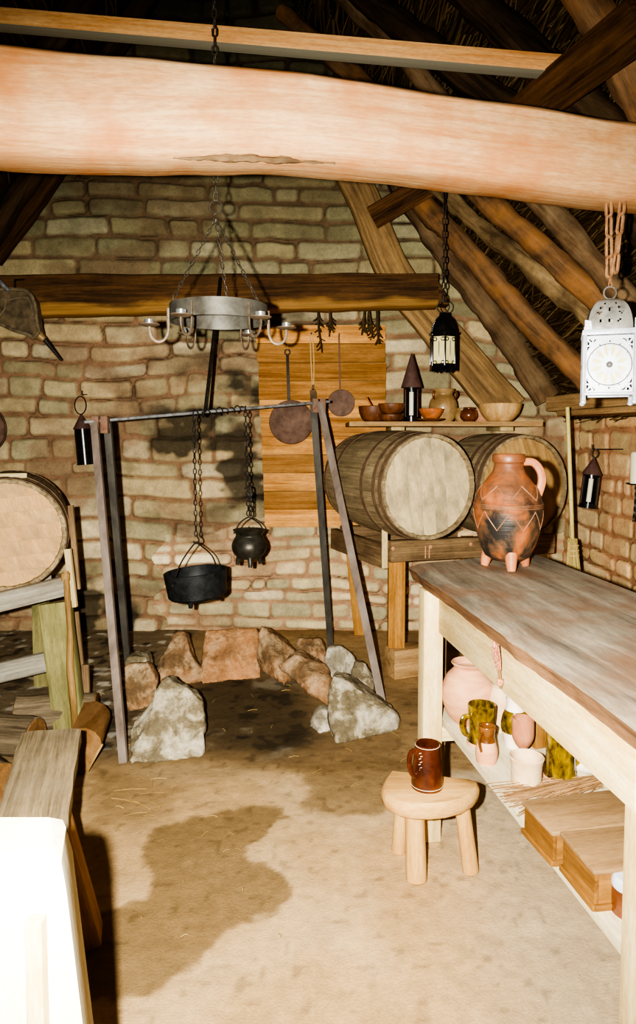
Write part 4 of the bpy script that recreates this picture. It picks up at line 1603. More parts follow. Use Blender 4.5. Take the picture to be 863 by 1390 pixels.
for (p, w, lo) in ((K + e1 * 0.075 + e2 * 0.04, 0.10, 0.172), (K + e1 * 1.05 + e2 * 0.04, 0.09, 0.0), (K + e1 * 0.95 + e2 * 0.62, 0.09, 0.0)):
    b = MB()
    b.bar(p + Vector((0, 0, lo)), p + Vector((0, 0, 0.72)), w, 0.06, up=(0, 1, 0))
    b.build('leg', M_rackleg, rack)
b = MB()
f = onz(489, 864, 0)
b.bar(f, P(477, 742, f.y - 0.02), 0.085, 0.05, up=(0, 1, 0))
b.build('leg', M_rackleg, rack)
for px_ in (538, 601, 672):
    q = P(px_, 746, 4.02)
    s = (q - K).dot(e1)
    b = MB()
    c = K + e1 * s - e2 * 0.034 + Vector((0, 0, 0.78 if px_ != 538 else 0.785))
    b.lathe([(0.012, 0), (0.011, 0.004), (0.004, 0.006)], c, 12, rot=axis_rot(-e2))
    b.build('peg', M_clay, rack)
b = MB()
s = (P(588, 746, 4.05) - K).dot(e1)
for dx in (0, 0.026):
    b.tube(resample([K + e1 * (s + dx) - e2 * 0.040 + Vector((0, 0, z)) for z in (0.79, 0.75, 0.715)], 6), 0.004, 6)
b.build('twine', M_clay, rack)
b = MB()
bc = K + e1 * 0.13 + e2 * 0.03
b.box(bc + Vector((0, 0, 0.085)), (0.21, 0.14, 0.176), Matrix.Rotation(math.atan2(e1.y, e1.x), 3, 'Z'), 0.008)
tag(b.build('footing_block', M_plate), 'square tan wooden block under the front leg of the right barrel rack', 'block')
# chocks keeping the barrels from rolling
for i, (c0, s, dz) in enumerate(((b1c, 0.06, 0.0), (b2c, 0.78, 0.0))):
    pass

# ------------------------------------------------------------------ left rack
LR1, LR0 = Vector((-1.262, 3.44, 0)), Vector((-1.80, 3.16, 0))
ld = (LR1 - LR0).normalized()
ln = Vector((-ld.y, ld.x, 0))
lrack = thing('barrel_rack', 'weathered grey and green wooden rack carrying the barrel at the left edge', 'rack', LR1)
b = MB()
b.timber([LR0 + Vector((0, 0, 0.600)), LR1 + Vector((0, 0, 0.700))], 0.05, 0.092, (0, 0, 1), 0.003, 20, 2, 0.006)
b.build('front_rail', M_rackgrey, lrack, ang=45)
b = MB()
b.timber([LR0 + ln * 0.25 + Vector((0, 0, 0.20)), LR1 - ld * 0.03 + ln * 0.22 + Vector((0, 0, 0.265))], 0.04, 0.10, (0, 0, 1), 0.003, 20, 5, 0.006)
b.build('lower_rail', M_rackgrey, lrack, ang=45)
b = MB()
f = onz(97, 1000, 0)
tp = P(75, 818, f.y + 0.06)
b.timber([f, tp], 0.15, 0.07, (0, 1, 0.0), 0.004, 20, 8, 0.012)
b.build('corner_post', M_green, lrack, ang=45)
b = MB()
b.bar(P(92, 745, 3.38), P(101, 824, 3.36), 0.030, 0.028, up=(0, 1, 0))
b.build('stop_peg', M_pale, lrack)
b = MB()
b.bar(P(96, 686, 3.60), P(106, 800, 3.56), 0.028, 0.02, up=(0, 1, 0))
b.build('rear_stave', M_rackbr, lrack)
for p in (LR0 + ld * 0.05 + ln * 0.1, LR0 + ln * 0.62, LR1 + ln * 0.62 - ld * 0.05):
    b = MB()
    b.bar(p, p + Vector((0, 0, 0.66)), 0.08, 0.06, up=(0, 1, 0))
    b.build('leg', M_green, lrack)
b = MB()
b.bar(LR0 + ln * 0.55 + Vector((0, 0, 0.62)), LR1 + ln * 0.55 + Vector((0, 0, 0.66)), 0.05, 0.09)
b.build('rear_rail', M_rackgrey, lrack)

b = MB()
f = onz(103, 1003, 0)
path = [P(89, 775, 3.34), P(92, 820, 3.31), P(95, 865, 3.28), P(95, 905, 3.26), P(99, 950, 3.24), f + Vector((0, 0, 0.005))]
b.log(path, lambda t: 0.014 + 0.004 * t, 0.004, 10, 30, 3.0)
b.log([P(89, 778, 3.34), P(89, 788, 3.34)], 0.022, 0.004, 10, 6, 9)
tag(b.build('crooked_stick', M_stick), 'thin crooked bark stick leaning on the left barrel rack post', 'stick')
b = MB()
f = onz(118, 985, 0)
b.bar(f, P(116, 902, f.y + 0.02), 0.036, 0.02, up=(0, 1, 0))
b.bar(f + Vector((-0.03, 0.1, 0)), P(104, 830, f.y + 0.1), 0.02, 0.02, up=(0, 1, 0))
tag(b.build('loose_stave', M_rackbr), 'short grey slat standing on the floor right of the left rack post', 'slat')

b = MB()
q0, q1 = P(-20, 646, 3.50), P(37, 645, 3.56)
b.bar(q0, q1, 0.06, 0.024, bev=0.003)
o = tag(b.build('board_offcut', M_pale), 'short pale board lying on top of the left barrel', 'board')

# ================================================================== hearth frame
A, Bp = P(114, 573, 3.44), P(447, 545, 4.30)


def barpt(px_):
    lo, hi = 0.0, 1.0
    for _ in range(40):
        m = (lo + hi) / 2
        if proj(A.lerp(Bp, m))[0] < px_:
            lo = m
        else:
            hi = m
    return A.lerp(Bp, lo)


hf = thing('cooking_gantry', 'tall iron frame of two leaning leg pairs with a crossbar over the hearth', 'frame', (A.x, A.y, 0))
b = MB()
b.tube([A, Bp], 0.0085, 10)
b.build('crossbar', M_bar, hf)
jl, jr = barpt(137), barpt(433)
for (bx, by, jt, off, mat, w, bz) in ((168, 1036, jl, -0.028, M_leg, 0.036, 0), (176, 934, jl, 0.028, M_legdark, 0.036, 0), (520, 961, jr, 0.006, M_leg, 0.042, 0), (449, 884, jr, -0.035, M_legdark, 0.042, 0)):
    f = onz(bx, by, bz)
    if by == 1036:
        f.z = 0.002
    top = jt + Vector((off, (f.y - jt.y) * 0.03, -0.008))
    b = MB()
    b.bar(f, top, w, 0.03, up=(0, 1, 0), bev=0.002)
    b.build('leg', mat, hf)
for jt, wd in ((jl, 0.075), (jr, 0.075)):
    b = MB()
    for dx in (-0.022, 0.022):
        b.box(jt + Vector((dx, -0.003, -0.02)), (0.036, 0.05, 0.085), None, 0.004)
    b.build('joint_plate', M_rust, hf)
# wire wound round the crossbar
b = MB()
pts = []
w0, w1 = barpt(262), barpt(336)
dd = (w1 - w0)
fr = frame(dd)
for k in range(140):
    t_ = k / 139
    a = t_ * 2 * PI * 9
    pts.append(w0 + dd * t_ + fr @ Vector((0, math.cos(a), math.sin(a))) * (0.0135 + 0.006 * math.sin(a * 0.31)))
b.tube(pts, 0.004, 5)
b.build('wound_chain', M_iron, hf)

# stay rod from the gable beam to the crossbar
b = MB()
top = P(299, 378, 4.61)
bot = barpt(279)
b.tube([top + Vector((0.0, 0.03, 0.0)), top, bot + Vector((0.0, 0, 0.012)), bot + Vector((-0.012, -0.015, -0.006)), bot + Vector((-0.02, 0, -0.018))], 0.011, 8)
tag(b.build('stay_rod', M_iron), 'slanting black iron rod from the dark gable beam down to the hearth crossbar', 'rod')

# pots and their chains
c1 = barpt(263)
p1 = P(268, 779, c1.y)
hang1 = P(266, 733, c1.y)
b = MB()
b.torus(c1 + Vector((0, 0, -0.004)), 0.018, 0.0035, nrm=(1, 0, 0), n=16, m=6)
b.chain(c1 + Vector((0, 0, -0.018)), hang1 + Vector((0, 0, 0.02)), 0.036, 0.022, 0.0034)
b.tube(resample([hang1 + Vector((0, 0, 0.028)), hang1 + Vector((0.016, 0, 0.0)), hang1 + Vector((0, 0, -0.02)), hang1 + Vector((-0.016, 0, -0.006))], 14), 0.0045, 6)
tag(b.build('pot_chain', M_iron), 'long dark iron chain holding the wide shallow pot', 'chain')
rim = p1
tilt = Matrix.Rotation(math.radians(-5), 3, 'Y')
kp = thing('hanging_pot', 'wide shallow black iron pot on short feet hanging left over the hearth', 'pot', rim + Vector((0, 0, -0.15)))
b = MB()
base = rim + Vector((0, 0, -0.125))
R1 = 0.170
b.lathe([(0.004, 0), (R1 * 0.86, 0.0), (R1 * 0.93, 0.012), (R1 * 1.0, 0.128), (R1 * 1.01, 0.142), (R1 * 0.98, 0.145), (R1 * 0.95, 0.138), (R1 * 0.87, 0.016), (0.004, 0.014)], base, 56, rot=tilt)
b.build('body', M_pot, kp)
for a in (-100, 20, 140):
    b = MB()
    q = base + tilt @ Vector((0.11 * math.cos(math.radians(a)), 0.11 * math.sin(math.radians(a)), 0.004))
    b.tube([q, q + Vector((0, 0, -0.018)), q + Vector((0, 0, -0.04))], lambda t: 0.017 - 0.006 * t, 10)
    b.build('foot', M_pot, kp)
b = MB()
ea, eb = base + tilt @ Vector((-0.10, -0.14, 0.10)), base + tilt @ Vector((0.10, 0.14, 0.10))
apex = hang1 + Vector((0, 0, -0.018))
for e_, s_ in ((ea, -1), (eb, 1)):
    pass
b.tube(resample([ea, ea.lerp(apex, 0.55) + Vector((-0.02, -0.02, 0.0)), apex + Vector((-0.010, -0.01, -0.004)), apex + Vector((0.010, 0.01, -0.004)), eb.lerp(apex, 0.55) + Vector((0.03, 0.02, 0)), eb], 40), 0.0042, 7)
b.build('bail_handle', M_iron, kp)
for e_ in (ea, eb):
    b = MB()
    b.torus(e_, 0.012, 0.004, nrm=(1, 0.4, 0), n=14, m=6)
    b.build('lug', M_pot, kp)

c2 = barpt(333)
rim2 = P(338, 720, c2.y + 0.02)
hang2 = P(337, 700, c2.y)
b = MB()
b.torus(c2 + Vector((0, 0, -0.004)), 0.018, 0.0035, nrm=(1, 0, 0), n=16, m=6)
b.chain(c2 + Vector((0, 0, -0.018)), hang2, 0.036, 0.024, 0.0034)
hh = P(335, 668, c2.y)
b.chain(hh + Vector((0.02, -0.005, 0)), hang2 + Vector((0.012, -0.006, 0.0)), 0.036, 0.024, 0.0036, twist=0.7)
b.tube(resample([hh + Vector((-0.01, 0, 0.02)), hh + Vector((0.02, -0.01, 0.03)), hh + Vector((0.02, -0.01, -0.02)), hh + Vector((-0.012, 0, -0.03))], 12), 0.005, 6)
tag(b.build('pot_chain', M_iron), 'iron chain doubled at its lower end holding the small round cauldron', 'chain')
cau = thing('cauldron', 'small round-bellied dark cauldron with three feet hanging by the wall panel', 'cauldron', rim2 + Vector((0, 0, -0.19)))
base = rim2 + Vector((0, 0, -0.165))
b = MB()
b.lathe(smooth_prof([(0.004, 0.0), (0.05, 0.004), (0.084, 0.028), (0.100, 0.065), (0.096, 0.098), (0.080, 0.128), (0.076, 0.142), (0.090, 0.164), (0.094, 0.170)], 32) + [(0.090, 0.172), (0.072, 0.150), (0.004, 0.149)], base, 48)
b.build('body', M_pot2, cau)
for a in (-80, 40, 160):
    ca, sa = math.cos(math.radians(a)), math.sin(math.radians(a))
    b = MB()
    q = base + Vector((0.062 * ca, 0.062 * sa, 0.014))
    b.tube([q, q + Vector((0.01 * ca, 0.01 * sa, -0.02)), q + Vector((0.014 * ca, 0.014 * sa, -0.05))], lambda t: 0.016 - 0.005 * t, 10)
    b.build('foot', M_pot2, cau)
b = MB()
b.lathe([(0.074, 0.152), (0.078, 0.158), (0.05, 0.166), (0.004, 0.169)], base, 36)
b.torus(base + Vector((0, 0, 0.176)), 0.012, 0.003, nrm=(1, 0, 0), n=14, m=6)
b.build('lid', M_pot2, cau)
b = MB()
b.tube(resample([base + Vector((-0.085, -0.02, 0.15)), base + Vector((-0.05, -0.02, 0.21)), hang2 + Vector((-0.008, 0, -0.012)), hang2 + Vector((0.012, 0, -0.012)), base + Vector((0.06, 0.01, 0.20)), base + Vector((0.085, 0.02, 0.15))], 30), 0.004, 7)
b.build('bail_handle', M_iron, cau)

# ================================================================== hearth stones


def rk(poly, Y, depth, mat, label, seed, lean=0.0, nz=0.012, dirx=0.0, shrink=0.72):
    """poly in photo pixels, standing on the floor at depth Y (front face leans back by lean per metre)"""
    pts = []
    for x, y in poly:
        p = P(x, y, Y)
        if lean:
            p = P(x, y, Y + lean * max(0, p.z))
        if p.z < 0.03:
            p = onz(x, y, 0.0)
        pts.append(p)
    return rock('hearth_stone', pts, Vector((dirx, depth, 0)), mat, label, seed, shrink, nz, group='stones round the hearth')


rk([(174, 1038), (276, 1027), (278, 985), (274, 953), (262, 943), (242, 931), (222, 921), (206, 948), (186, 980), (174, 994)], 3.12, 0.15, M_rock, 'largest left hearth stone, grey and blocky with a sloping top', 1.3, 0.25, 0.016)
rk([(170, 968), (212, 958), (216, 925), (200, 899), (170, 903)], 3.55, 0.12, M_rockb, 'upright brown stone behind the largest left hearth stone', 2.7, 0.1)
rk([(170, 925), (203, 915), (200, 890), (171, 892)], 3.78, 0.14, M_rock, 'flat-topped grey stone at the foot of the left rear frame leg', 3.9, 0.0)
rk([(212, 936), (280, 924), (270, 905), (248, 858), (236, 860), (214, 905)], 4.0, 0.12, M_rockb, 'pointed slab leaning at the back left of the hearth', 4.4, 0.45)
rk([(273, 928), (353, 920), (352, 858), (347, 853), (279, 856), (273, 890)], 4.18, 0.12, M_rocko, 'broad orange slab standing at the back middle of the hearth', 5.2, 0.35, 0.008)
rk([(350, 905), (385, 930), (402, 920), (404, 890), (380, 868), (355, 849), (349, 862)], 4.15, 0.16, M_rockb, 'wedge-shaped stone right of the orange slab at the hearth back', 6.1, 0.15)
rk([(378, 905), (410, 936), (446, 960), (450, 930), (444, 905), (400, 888)], 3.80, 0.20, M_rockb, 'long low brown stone along the right side of the hearth', 7.4, 0.35, 0.014)
rk([(400, 900), (440, 906), (442, 882), (436, 866), (404, 866)], 4.42, 0.14, M_rockb, 'small square stone behind the right row of hearth stones', 8.8, 0.1)
rk([(444, 935), (484, 925), (482, 893), (462, 877), (444, 880), (440, 897)], 4.02, 0.12, M_rockw, 'pale rounded stone behind the large right hearth stone', 9.1, 0.2)
rk([(470, 950), (505, 950), (507, 915), (496, 898), (482, 897), (474, 920)], 3.86, 0.12, M_rock, 'grey upright stone against the right frame leg', 10.3, 0.2)
rk([(457, 1010), (500, 1001), (543, 987), (540, 973), (512, 950), (470, 923), (450, 917), (443, 945), (449, 988)], 3.36, 0.22, M_rock, 'largest right hearth stone, a sloping grey triangular block', 11.6, 0.25, 0.014)
rk([(420, 985), (434, 996), (452, 990), (450, 968), (434, 962), (424, 970)], 3.42, 0.10, M_rockw, 'small white lump of stone in front of the large right hearth stone', 12.5, 0.2)


# ================================================================== wall panel and what hangs on it
WF = YW - 0.075
panel = thing('wall_panel', 'panel of horizontal tan boards fixed to the stone wall behind the hearth frame', 'panel', P(440, 700, WF))
tlx, trx = P(348, 441, WF).x, P(524, 441, WF).x
blx = P(360, 716, WF).x
zt, zb = P(440, 441, WF).z, P(400, 716, WF).z
nb = 11
b = MB()
rng = random.Random(4)
for i in range(nb):
    z1 = zt - (zt - zb) * i / nb
    z0 = zt - (zt - zb) * (i + 1) / nb
    xl = tlx + (blx - tlx) * (i / nb) + rng.uniform(-0.004, 0.004)
    xr = trx + rng.uniform(-0.005, 0.005)
    b.box(((xl + xr) / 2, WF + 0.014 + rng.uniform(-0.004, 0.004), (z0 + z1) / 2), (xr - xl, 0.028, z1 - z0 - 0.003), None, 0.002, sh=[1.12, 0.62, 0.66, 0.74, 1.12, 0.84, 1.05, 0.62, 1.12, 0.66, 1.2][i])
b.build('boards', M_panel, panel)
WH = WF - 0.004

# round pan with a long handle
sk = thing('frying_pan', 'large round brown pan with a long black handle hanging on the board panel', 'pan', P(395, 573, WH))
c = P(395, 573, WH - 0.035)
b = MB()
R90 = Matrix.Rotation(PI / 2, 3, 'X')      # lathe axis z -> -y (towards the room)
b.lathe([(0.004, 0), (0.146, 0), (0.154, -0.006), (0.157, -0.03), (0.153, -0.032), (0.142, -0.010), (0.004, -0.008)], c, 52, rot=R90)
b.build('pan_bowl', M_pan, sk)
b = MB()
h0, h1 = P(392, 546, WH - 0.02), P(390, 482, WH - 0.012)
b.bar(h0, h1, 0.020, 0.007, up=(0, 1, 0), bev=0.002)
b.torus(P(390, 478, WH - 0.012), 0.018, 0.005, nrm=(0, 1, 0), n=18, m=6)
b.build('handle', M_iron, sk)
b = MB()
b.tube([P(390, 476, WH - 0.014), P(390, 462, WH - 0.004), P(390, 460, WH + 0.004)], 0.002, 5)
b.build('string', M_string, sk)

# wooden paddle on a loop of string
sp = thing('wooden_spatula', 'dark wooden spatula hanging from a long loop of yellow string', 'spatula', P(425, 545, WH))
b = MB()
pts = [P(421, 538, WH - 0.012), P(420, 532, WH - 0.012), P(422, 528, WH - 0.012), P(428, 528, WH - 0.012), P(430, 533, WH - 0.012), P(430, 548, WH - 0.012), P(428, 556, WH - 0.012), P(424, 556, WH - 0.012), P(421, 550, WH - 0.012)]
b.prism(pts, (0, 0.010, 0))
b.bar(P(425, 530, WH - 0.007), P(425, 522, WH - 0.007), 0.018, 0.010, up=(0, 1, 0))
b.build('blade', M_spoon, sp)
b = MB()
b.tube(resample([P(424, 526, WH - 0.008), P(422, 490, WH - 0.006), P(421, 456, WH - 0.004), P(422.5, 453, WH - 0.002), P(424, 456, WH - 0.004), P(426, 490, WH - 0.006), P(425.5, 526, WH - 0.008)], 24), 0.004, 6)
b.build('string_loop', M_string, sp)
b = MB()
b.lathe([(0.006, 0), (0.006, 0.02), (0.003, 0.024)], P(422.5, 453, WH + 0.004), 10, rot=R90)
b.build('nail', M_iron, sp)

# skimmer
sm = thing('skimmer', 'flat round rusty skimmer with a thin upright handle on the board panel', 'skimmer', P(463, 547, WH))
c = P(463, 547, WH - 0.012)
b = MB()
b.lathe([(0.004, 0), (0.092, 0.0), (0.096, -0.004), (0.094, -0.008), (0.004, -0.005)], c, 44, rot=R90)
b.build('disc', M_pan, sm)
b = MB()
b.bar(P(461.5, 533, WH - 0.014), P(460, 458, WH - 0.010), 0.011, 0.006, up=(0, 1, 0), bev=0.002)
b.tube(resample([P(460, 460, WH - 0.010), P(460, 455, WH - 0.012), P(460.5, 453, WH - 0.004), P(460, 456, WH + 0.003)], 8), 0.005, 6)
b.build('handle', M_rust, sm)

# dried sprigs hanging from the gable beam
rng = random.Random(8)
for (x, lens, lab) in ((432, (50, 18), 'dark dried sprig hanging longest under the gable beam, left pair'), (447, (30, 22), 'short dark dried sprig beside the longest one under the gable beam'), (493, (26, 30), 'dark dried sprig hanging above the skimmer'), (501, (26, 36), 'dark dried sprig just right of the one above the skimmer'), (512, (34, 46), 'forked dark dried sprig at the top right corner of the board panel')):
    b = MB()
    y0 = 421
    yb = 4.69
    for L in lens:
        p = P(x + rng.uniform(-2, 2), y0, yb)
        q = P(x + rng.uniform(-3, 4), y0 + L, yb + 0.02)
        b.tube([p, p.lerp(q, 0.5) + Vector((rng.uniform(-.01, .01), 0, 0)), q], 0.0055, 5)
        for k in range(10):
            s_ = p.lerp(q, rng.uniform(0.35, 1.0))
            b.tube([s_, s_ + Vector((rng.uniform(-.035, .035), rng.uniform(-.02, .02), -rng.uniform(0.01, 0.05)))], 0.003, 4)
    tag(b.build('dried_sprig', M_herb), lab, 'herbs', 'dried sprigs under the gable beam')
# ================================================================== chandelier
CYc = 2.8
cc0 = P(297, 422, CYc)
cc0.z = 1.925
ch = thing('ring_chandelier', 'round steel band chandelier with six curled candle arms hanging in mid room', 'chandelier', cc0)
RR = 0.192
b = MB()
b.lathe([(RR, -0.033), (RR, 0.033), (RR - 0.006, 0.033), (RR - 0.006, -0.033), (RR, -0.033)], cc0, 64, cap0=False, cap1=False)
b.build('band', M_chand, ch)
for a in (12, 70, 128, 186, 248, 312):
    ca, sa = math.cos(math.radians(a)), math.sin(math.radians(a))
    rv = Vector((ca, sa, 0))
    q = lambda r, z: cc0 + rv * r + Vector((0, 0, z))
    b = MB()
    b.sweep(resample([q(RR + 0.004, 0.02), q(RR + 0.005, -0.02), q(RR + 0.007, -0.07), q(RR + 0.022, -0.102), q(RR + 0.048, -0.110), q(RR + 0.070, -0.095), q(RR + 0.078, -0.068), q(RR + 0.078, -0.052)], 28), lambda t: rrect(0.012, 0.005, 0.002), up=(-sa, ca, 0))
    arm = b.build('arm', M_arm, ch)
    b = MB()
    b.lathe([(0.004, 0), (0.026, 0.002), (0.040, 0.007), (0.041, 0.010), (0.026, 0.006), (0.004, 0.004)], q(RR + 0.078, -0.053), 28)
    b.build('drip_pan', M_arm, arm)
    b = MB()
    b.lathe([(0.004, 0), (0.018, 0.0), (0.019, 0.022), (0.0175, 0.022), (0.0165, 0.016), (0.004, 0.016)], q(RR + 0.078, -0.048), 24)
    b.build('tealight_cup', M_tealight, arm)
hub = P(293, 281, CYc)
b = MB()
for a in (205, 330, 85):
    p = cc0 + Vector((RR * 0.985 * math.cos(math.radians(a)), RR * 0.985 * math.sin(math.radians(a)), 0.036))
    b.chain(p + Vector((0, 0, -0.006)), hub + Vector((0, 0, -0.045)), 0.030, 0.016, 0.0024)
b.torus(hub, 0.024, 0.003, nrm=(0, 1, 0), n=24, m=6)
b.tube(resample([hub + Vector((0.0, 0, -0.024)), hub + Vector((-0.012, 0, -0.034)), hub + Vector((0, 0, -0.045)), hub + Vector((0.01, 0, -0.054))], 12), 0.003, 6)
b.build('suspension_chains', M_wirechain, ch)
ridge_at = RIDGE_X + SK * (YW - CYc)
b = MB()
tp = Vector((hub.x, CYc, RIDGE_Z - 0.2))
b.chain(hub + Vector((0, 0, 0.024)), tp, 0.042, 0.024, 0.0034)
b.tube(resample([tp + Vector((0, 0, -0.01)), tp + Vector((0.02, 0, 0.02)), Vector((ridge_at, CYc, RIDGE_Z - 0.12 + 0.02))], 8), 0.004, 6)
b.build('main_chain', M_wirechain, ch)

# ================================================================== lanterns


def tin_lantern(top, label, r, hb, hc, ring_r, tilt=None, face=-90, cone_over=1.12, nm='tin_lantern', group='black tin candle lanterns', opening=55, candle=True, ring_side=None, sq=None):
    """top: apex of the cone; hangs down from it. face: direction of the window in degrees"""
    z = -hc - hb
    T = tilt or Matrix.Identity(3)
    base = top + T @ Vector((0, 0, z))
    t = thing(nm, label, 'lantern', base)
    n = 40
    b = MB()
    # open cylinder with a window
    vs, fs = [], []
    rows = [0.0, 0.14, 0.16, 0.90, 0.92, 1.0]
    for h in rows:
        for k in range(n):
            a = 2 * PI * k / n
            vs.append(base + T @ Vector((r * math.cos(a), r * math.sin(a), h * hb)))
    for i in range(len(rows) - 1):
        for k in range(n):
            am = math.degrees(2 * PI * (k + 0.5) / n)
            da = (am - face + 180) % 360 - 180
            if opening and i in (1, 2, 3) and abs(da) < opening:
                continue
            fs.append((i * n + k, i * n + (k + 1) % n, (i + 1) * n + (k + 1) % n, (i + 1) * n + k))
    b.add(vs, fs)
    b.lathe([(0.003, 0), (r, 0), (r, 0.004), (0.003, 0.004)], base, n, rot=T)
    b.lathe([(r, 0), (r + 0.004, 0.001), (r + 0.004, 0.009), (r, 0.010)], base, n, rot=T, cap0=False, cap1=False)
    o = b.build('lantern_body', M_tin, t)
    if opening:
        for s in (-1, 1):
            a = math.radians(face + s * opening)
            b = MB()
            b.bar(base + T @ Vector((r * math.cos(a), r * math.sin(a), 0.12 * hb)), base + T @ Vector((r * math.cos(a), r * math.sin(a), 0.93 * hb)), 0.006, 0.006)
            b.build('window_edge', M_tinroof, t)
    b = MB()
    b.lathe([(r * cone_over, -0.004), (r * cone_over, 0.0), (r * 0.12, hc), (0.003, hc + 0.004)], base + T @ Vector((0, 0, hb)), n, rot=T)
    b.build('conical_roof', M_tinroof, t)
    if candle:
        b = MB()
        b.lathe([(0.003, 0), (0.014, 0), (0.014, hb * 0.72), (0.003, hb * 0.73)], base + T @ Vector((0, 0, 0.03)), 20, rot=T)
        cd = b.build('candle', M_candle, t)
        b = MB()
        b.lathe([(0.003, 0), (0.026, 0), (0.026, 0.006), (0.017, 0.008), (0.016, 0.034), (0.003, 0.034)], base + T @ Vector((0, 0, 0.004)), 20, rot=T)
        b.build('candle_socket', M_tin, t)
    if ring_r:
        b = MB()
        b.torus(top + T @ Vector((0, 0, ring_r + 0.004)), ring_r, 0.0035, nrm=ring_side or (0.3, 1, 0), n=26, m=6, sx=0.75)
        b.build('hanging_ring', M_iron, t)
    return t


# left, on the back wall
wy = YW - 0.13
top = P(110, 563, wy)
tin_lantern(top, 'black tin lantern hanging on the stone wall left of the hearth frame', 0.056, 0.255, 0.095, 0.062, Matrix.Rotation(math.radians(-4), 3, 'Y'), opening=0, candle=False)
b = MB()
nl = P(112, 536, wy)
b.tube([Vector((nl.x, YW + 0.02, nl.z + 0.01)), nl + Vector((0, 0.02, 0.004)), nl, nl + Vector((0, -0.012, 0.0)), nl + Vector((0, -0.012, 0.03))], 0.004, 6)
tag(b.build('wall_hook', M_iron), 'iron hook in the back wall holding the left tin lantern', 'hook')

# right, on the right wall
tpx = P(807, 622, 4.32)
tpx.x = wall_x(4.32) - 0.115
tpx = P(806, 622, 4.30)
tin_lantern(tpx, 'black tin lantern with a candle hanging on the right wall above the table', 0.052, 0.210, 0.098, 0.026, Matrix.Rotation(math.radians(6), 3, 'Y') @ Matrix.Rotation(math.radians(0), 3, 'X'), face=-112, opening=58)
b = MB()
nl = proj(tpx)
q = tpx + Vector((0, 0, 0.055))
b.tube([Vector((wall_x(q.y) + 0.05, q.y, q.z)), q + Vector((0.03, 0, 0)), q, q + Vector((-0.012, 0, 0.004)), q + Vector((-0.014, 0, 0.03))], 0.004, 6)
b.tube([q + Vector((0.0, 0, 0.0)), q + Vector((0.11, -0.01, -0.002))], 0.003, 5)
tag(b.build('wall_hook', M_iron), 'iron hook in the right wall holding the tin lantern', 'hook')

# ------------------------------------------------------------------ shelf over the barrels and its things
SHZ = 1.532
SY0, SY1 = 4.36, YW - 0.03
xs0, xs1 = P(474, 573, SY0).x, P(737, 573, SY0).x
shelf = thing('wall_shelf', 'thin pale board shelf on the back wall above the two barrels', 'shelf', ((xs0 + xs1) / 2, 4.7, SHZ))
b = MB()
b.box(((xs0 + xs1) / 2, (SY0 + SY1) / 2, SHZ - 0.015), (xs1 - xs0, SY1 - SY0, 0.030), None, 0.004)
b.build('shelf_board', M_plate, shelf)
for x, w in ((541, 0.05), (690, 0.05)):
    b = MB()
    xx = P(x, 583, 4.6).x
    b.box((xx, 4.84, SHZ - 0.044), (0.09, 0.40, 0.027), None, 0.005)
    b.build('bearer', M_pale, shelf)
sp_ = lambda x, y=4.5: Vector((P(x, 570, y).x, y, SHZ))

bowls = 'turned wooden bowls on the wall shelf'
B = sp_(506, 4.52)
t = pot('wooden_bowl', 'dark wooden bowl with a spoon in it at the left end of the wall shelf', 'bowl', B, shell(smooth_prof([(0.040, 0), (0.066, 0.012), (0.088, 0.055), (0.094, 0.098)], 18), 0.008), M_bowl, group=bowls)
b = MB()
b.tube([B + Vector((0.03, 0, 0.03)), B + Vector((-0.01, -0.01, 0.10)), B + Vector((-0.045, -0.02, 0.158))], 0.005, 6)
b.lathe([(0.003, 0), (0.016, 0.006), (0.020, 0.02), (0.012, 0.034), (0.003, 0.04)], B + Vector((0.035, 0, 0.014)), 14)
tag(b.build('wooden_spoon', M_bowlred), 'thin wooden spoon standing in the dark left bowl on the shelf', 'spoon')
B = sp_(531, 4.42)
pot('wooden_bowl', 'low dark wooden bowl standing directly under another bowl on the shelf', 'bowl', B, shell(smooth_prof([(0.044, 0), (0.068, 0.010), (0.078, 0.030), (0.080, 0.042)], 14), 0.006), M_bowl, group=bowls)
pot('wooden_bowl', 'brown wooden bowl stacked on top of the low dark bowl on the shelf', 'bowl', B + Vector((0, 0, 0.0425)), shell(smooth_prof([(0.042, 0), (0.064, 0.014), (0.080, 0.045), (0.084, 0.068)], 14), 0.006), M_bowl, group=bowls)

tp = Vector((sp_(558, 4.45).x, 4.45, SHZ + 0.425))
tin_lantern(tp, 'brown tin lantern with a tall pointed roof and white candle standing on the shelf', 0.050, 0.215, 0.208, 0, face=-96, opening=48, cone_over=1.32, group=None)

B = sp_(585, 4.42)
pot('wooden_plate', 'flat dark wooden plate under the reddish bowl on the shelf', 'plate', B + Vector((-0.005, 0, 0)), shell([(0.05, 0), (0.085, 0.008), (0.096, 0.016)], 0.006), M_bowl)
pot('wooden_bowl', 'small reddish wooden bowl beside the pointed tin lantern on the shelf', 'bowl', B + Vector((0, 0, 0.0165)), shell(smooth_prof([(0.038, 0), (0.052, 0.010), (0.072, 0.040), (0.080, 0.062)], 16), 0.006), M_bowlred, group=bowls)
B = sp_(601, 4.60)
t = pot('two_handled_jar', 'round brown stoneware jar with two small ears behind the reddish bowl', 'jar', B, shell(smooth_prof([(0.060, 0), (0.080, 0.03), (0.092, 0.085), (0.086, 0.135), (0.066, 0.168), (0.060, 0.180), (0.068, 0.200), (0.072, 0.214)], 30), 0.007), M_jar, 44)
for s in (-1, 1):
    b = MB()
    b.sweep(resample([B + Vector(p) for p in ((s * 0.060, -0.035, 0.195), (s * 0.072, -0.062, 0.197), (s * 0.076, -0.068, 0.170), (s * 0.066, -0.050, 0.148))], 12), lambda t: rrect(0.014, 0.012, 0.005))
    b.build('ear_handle', M_browncup, t)
B = sp_(627, 4.56)
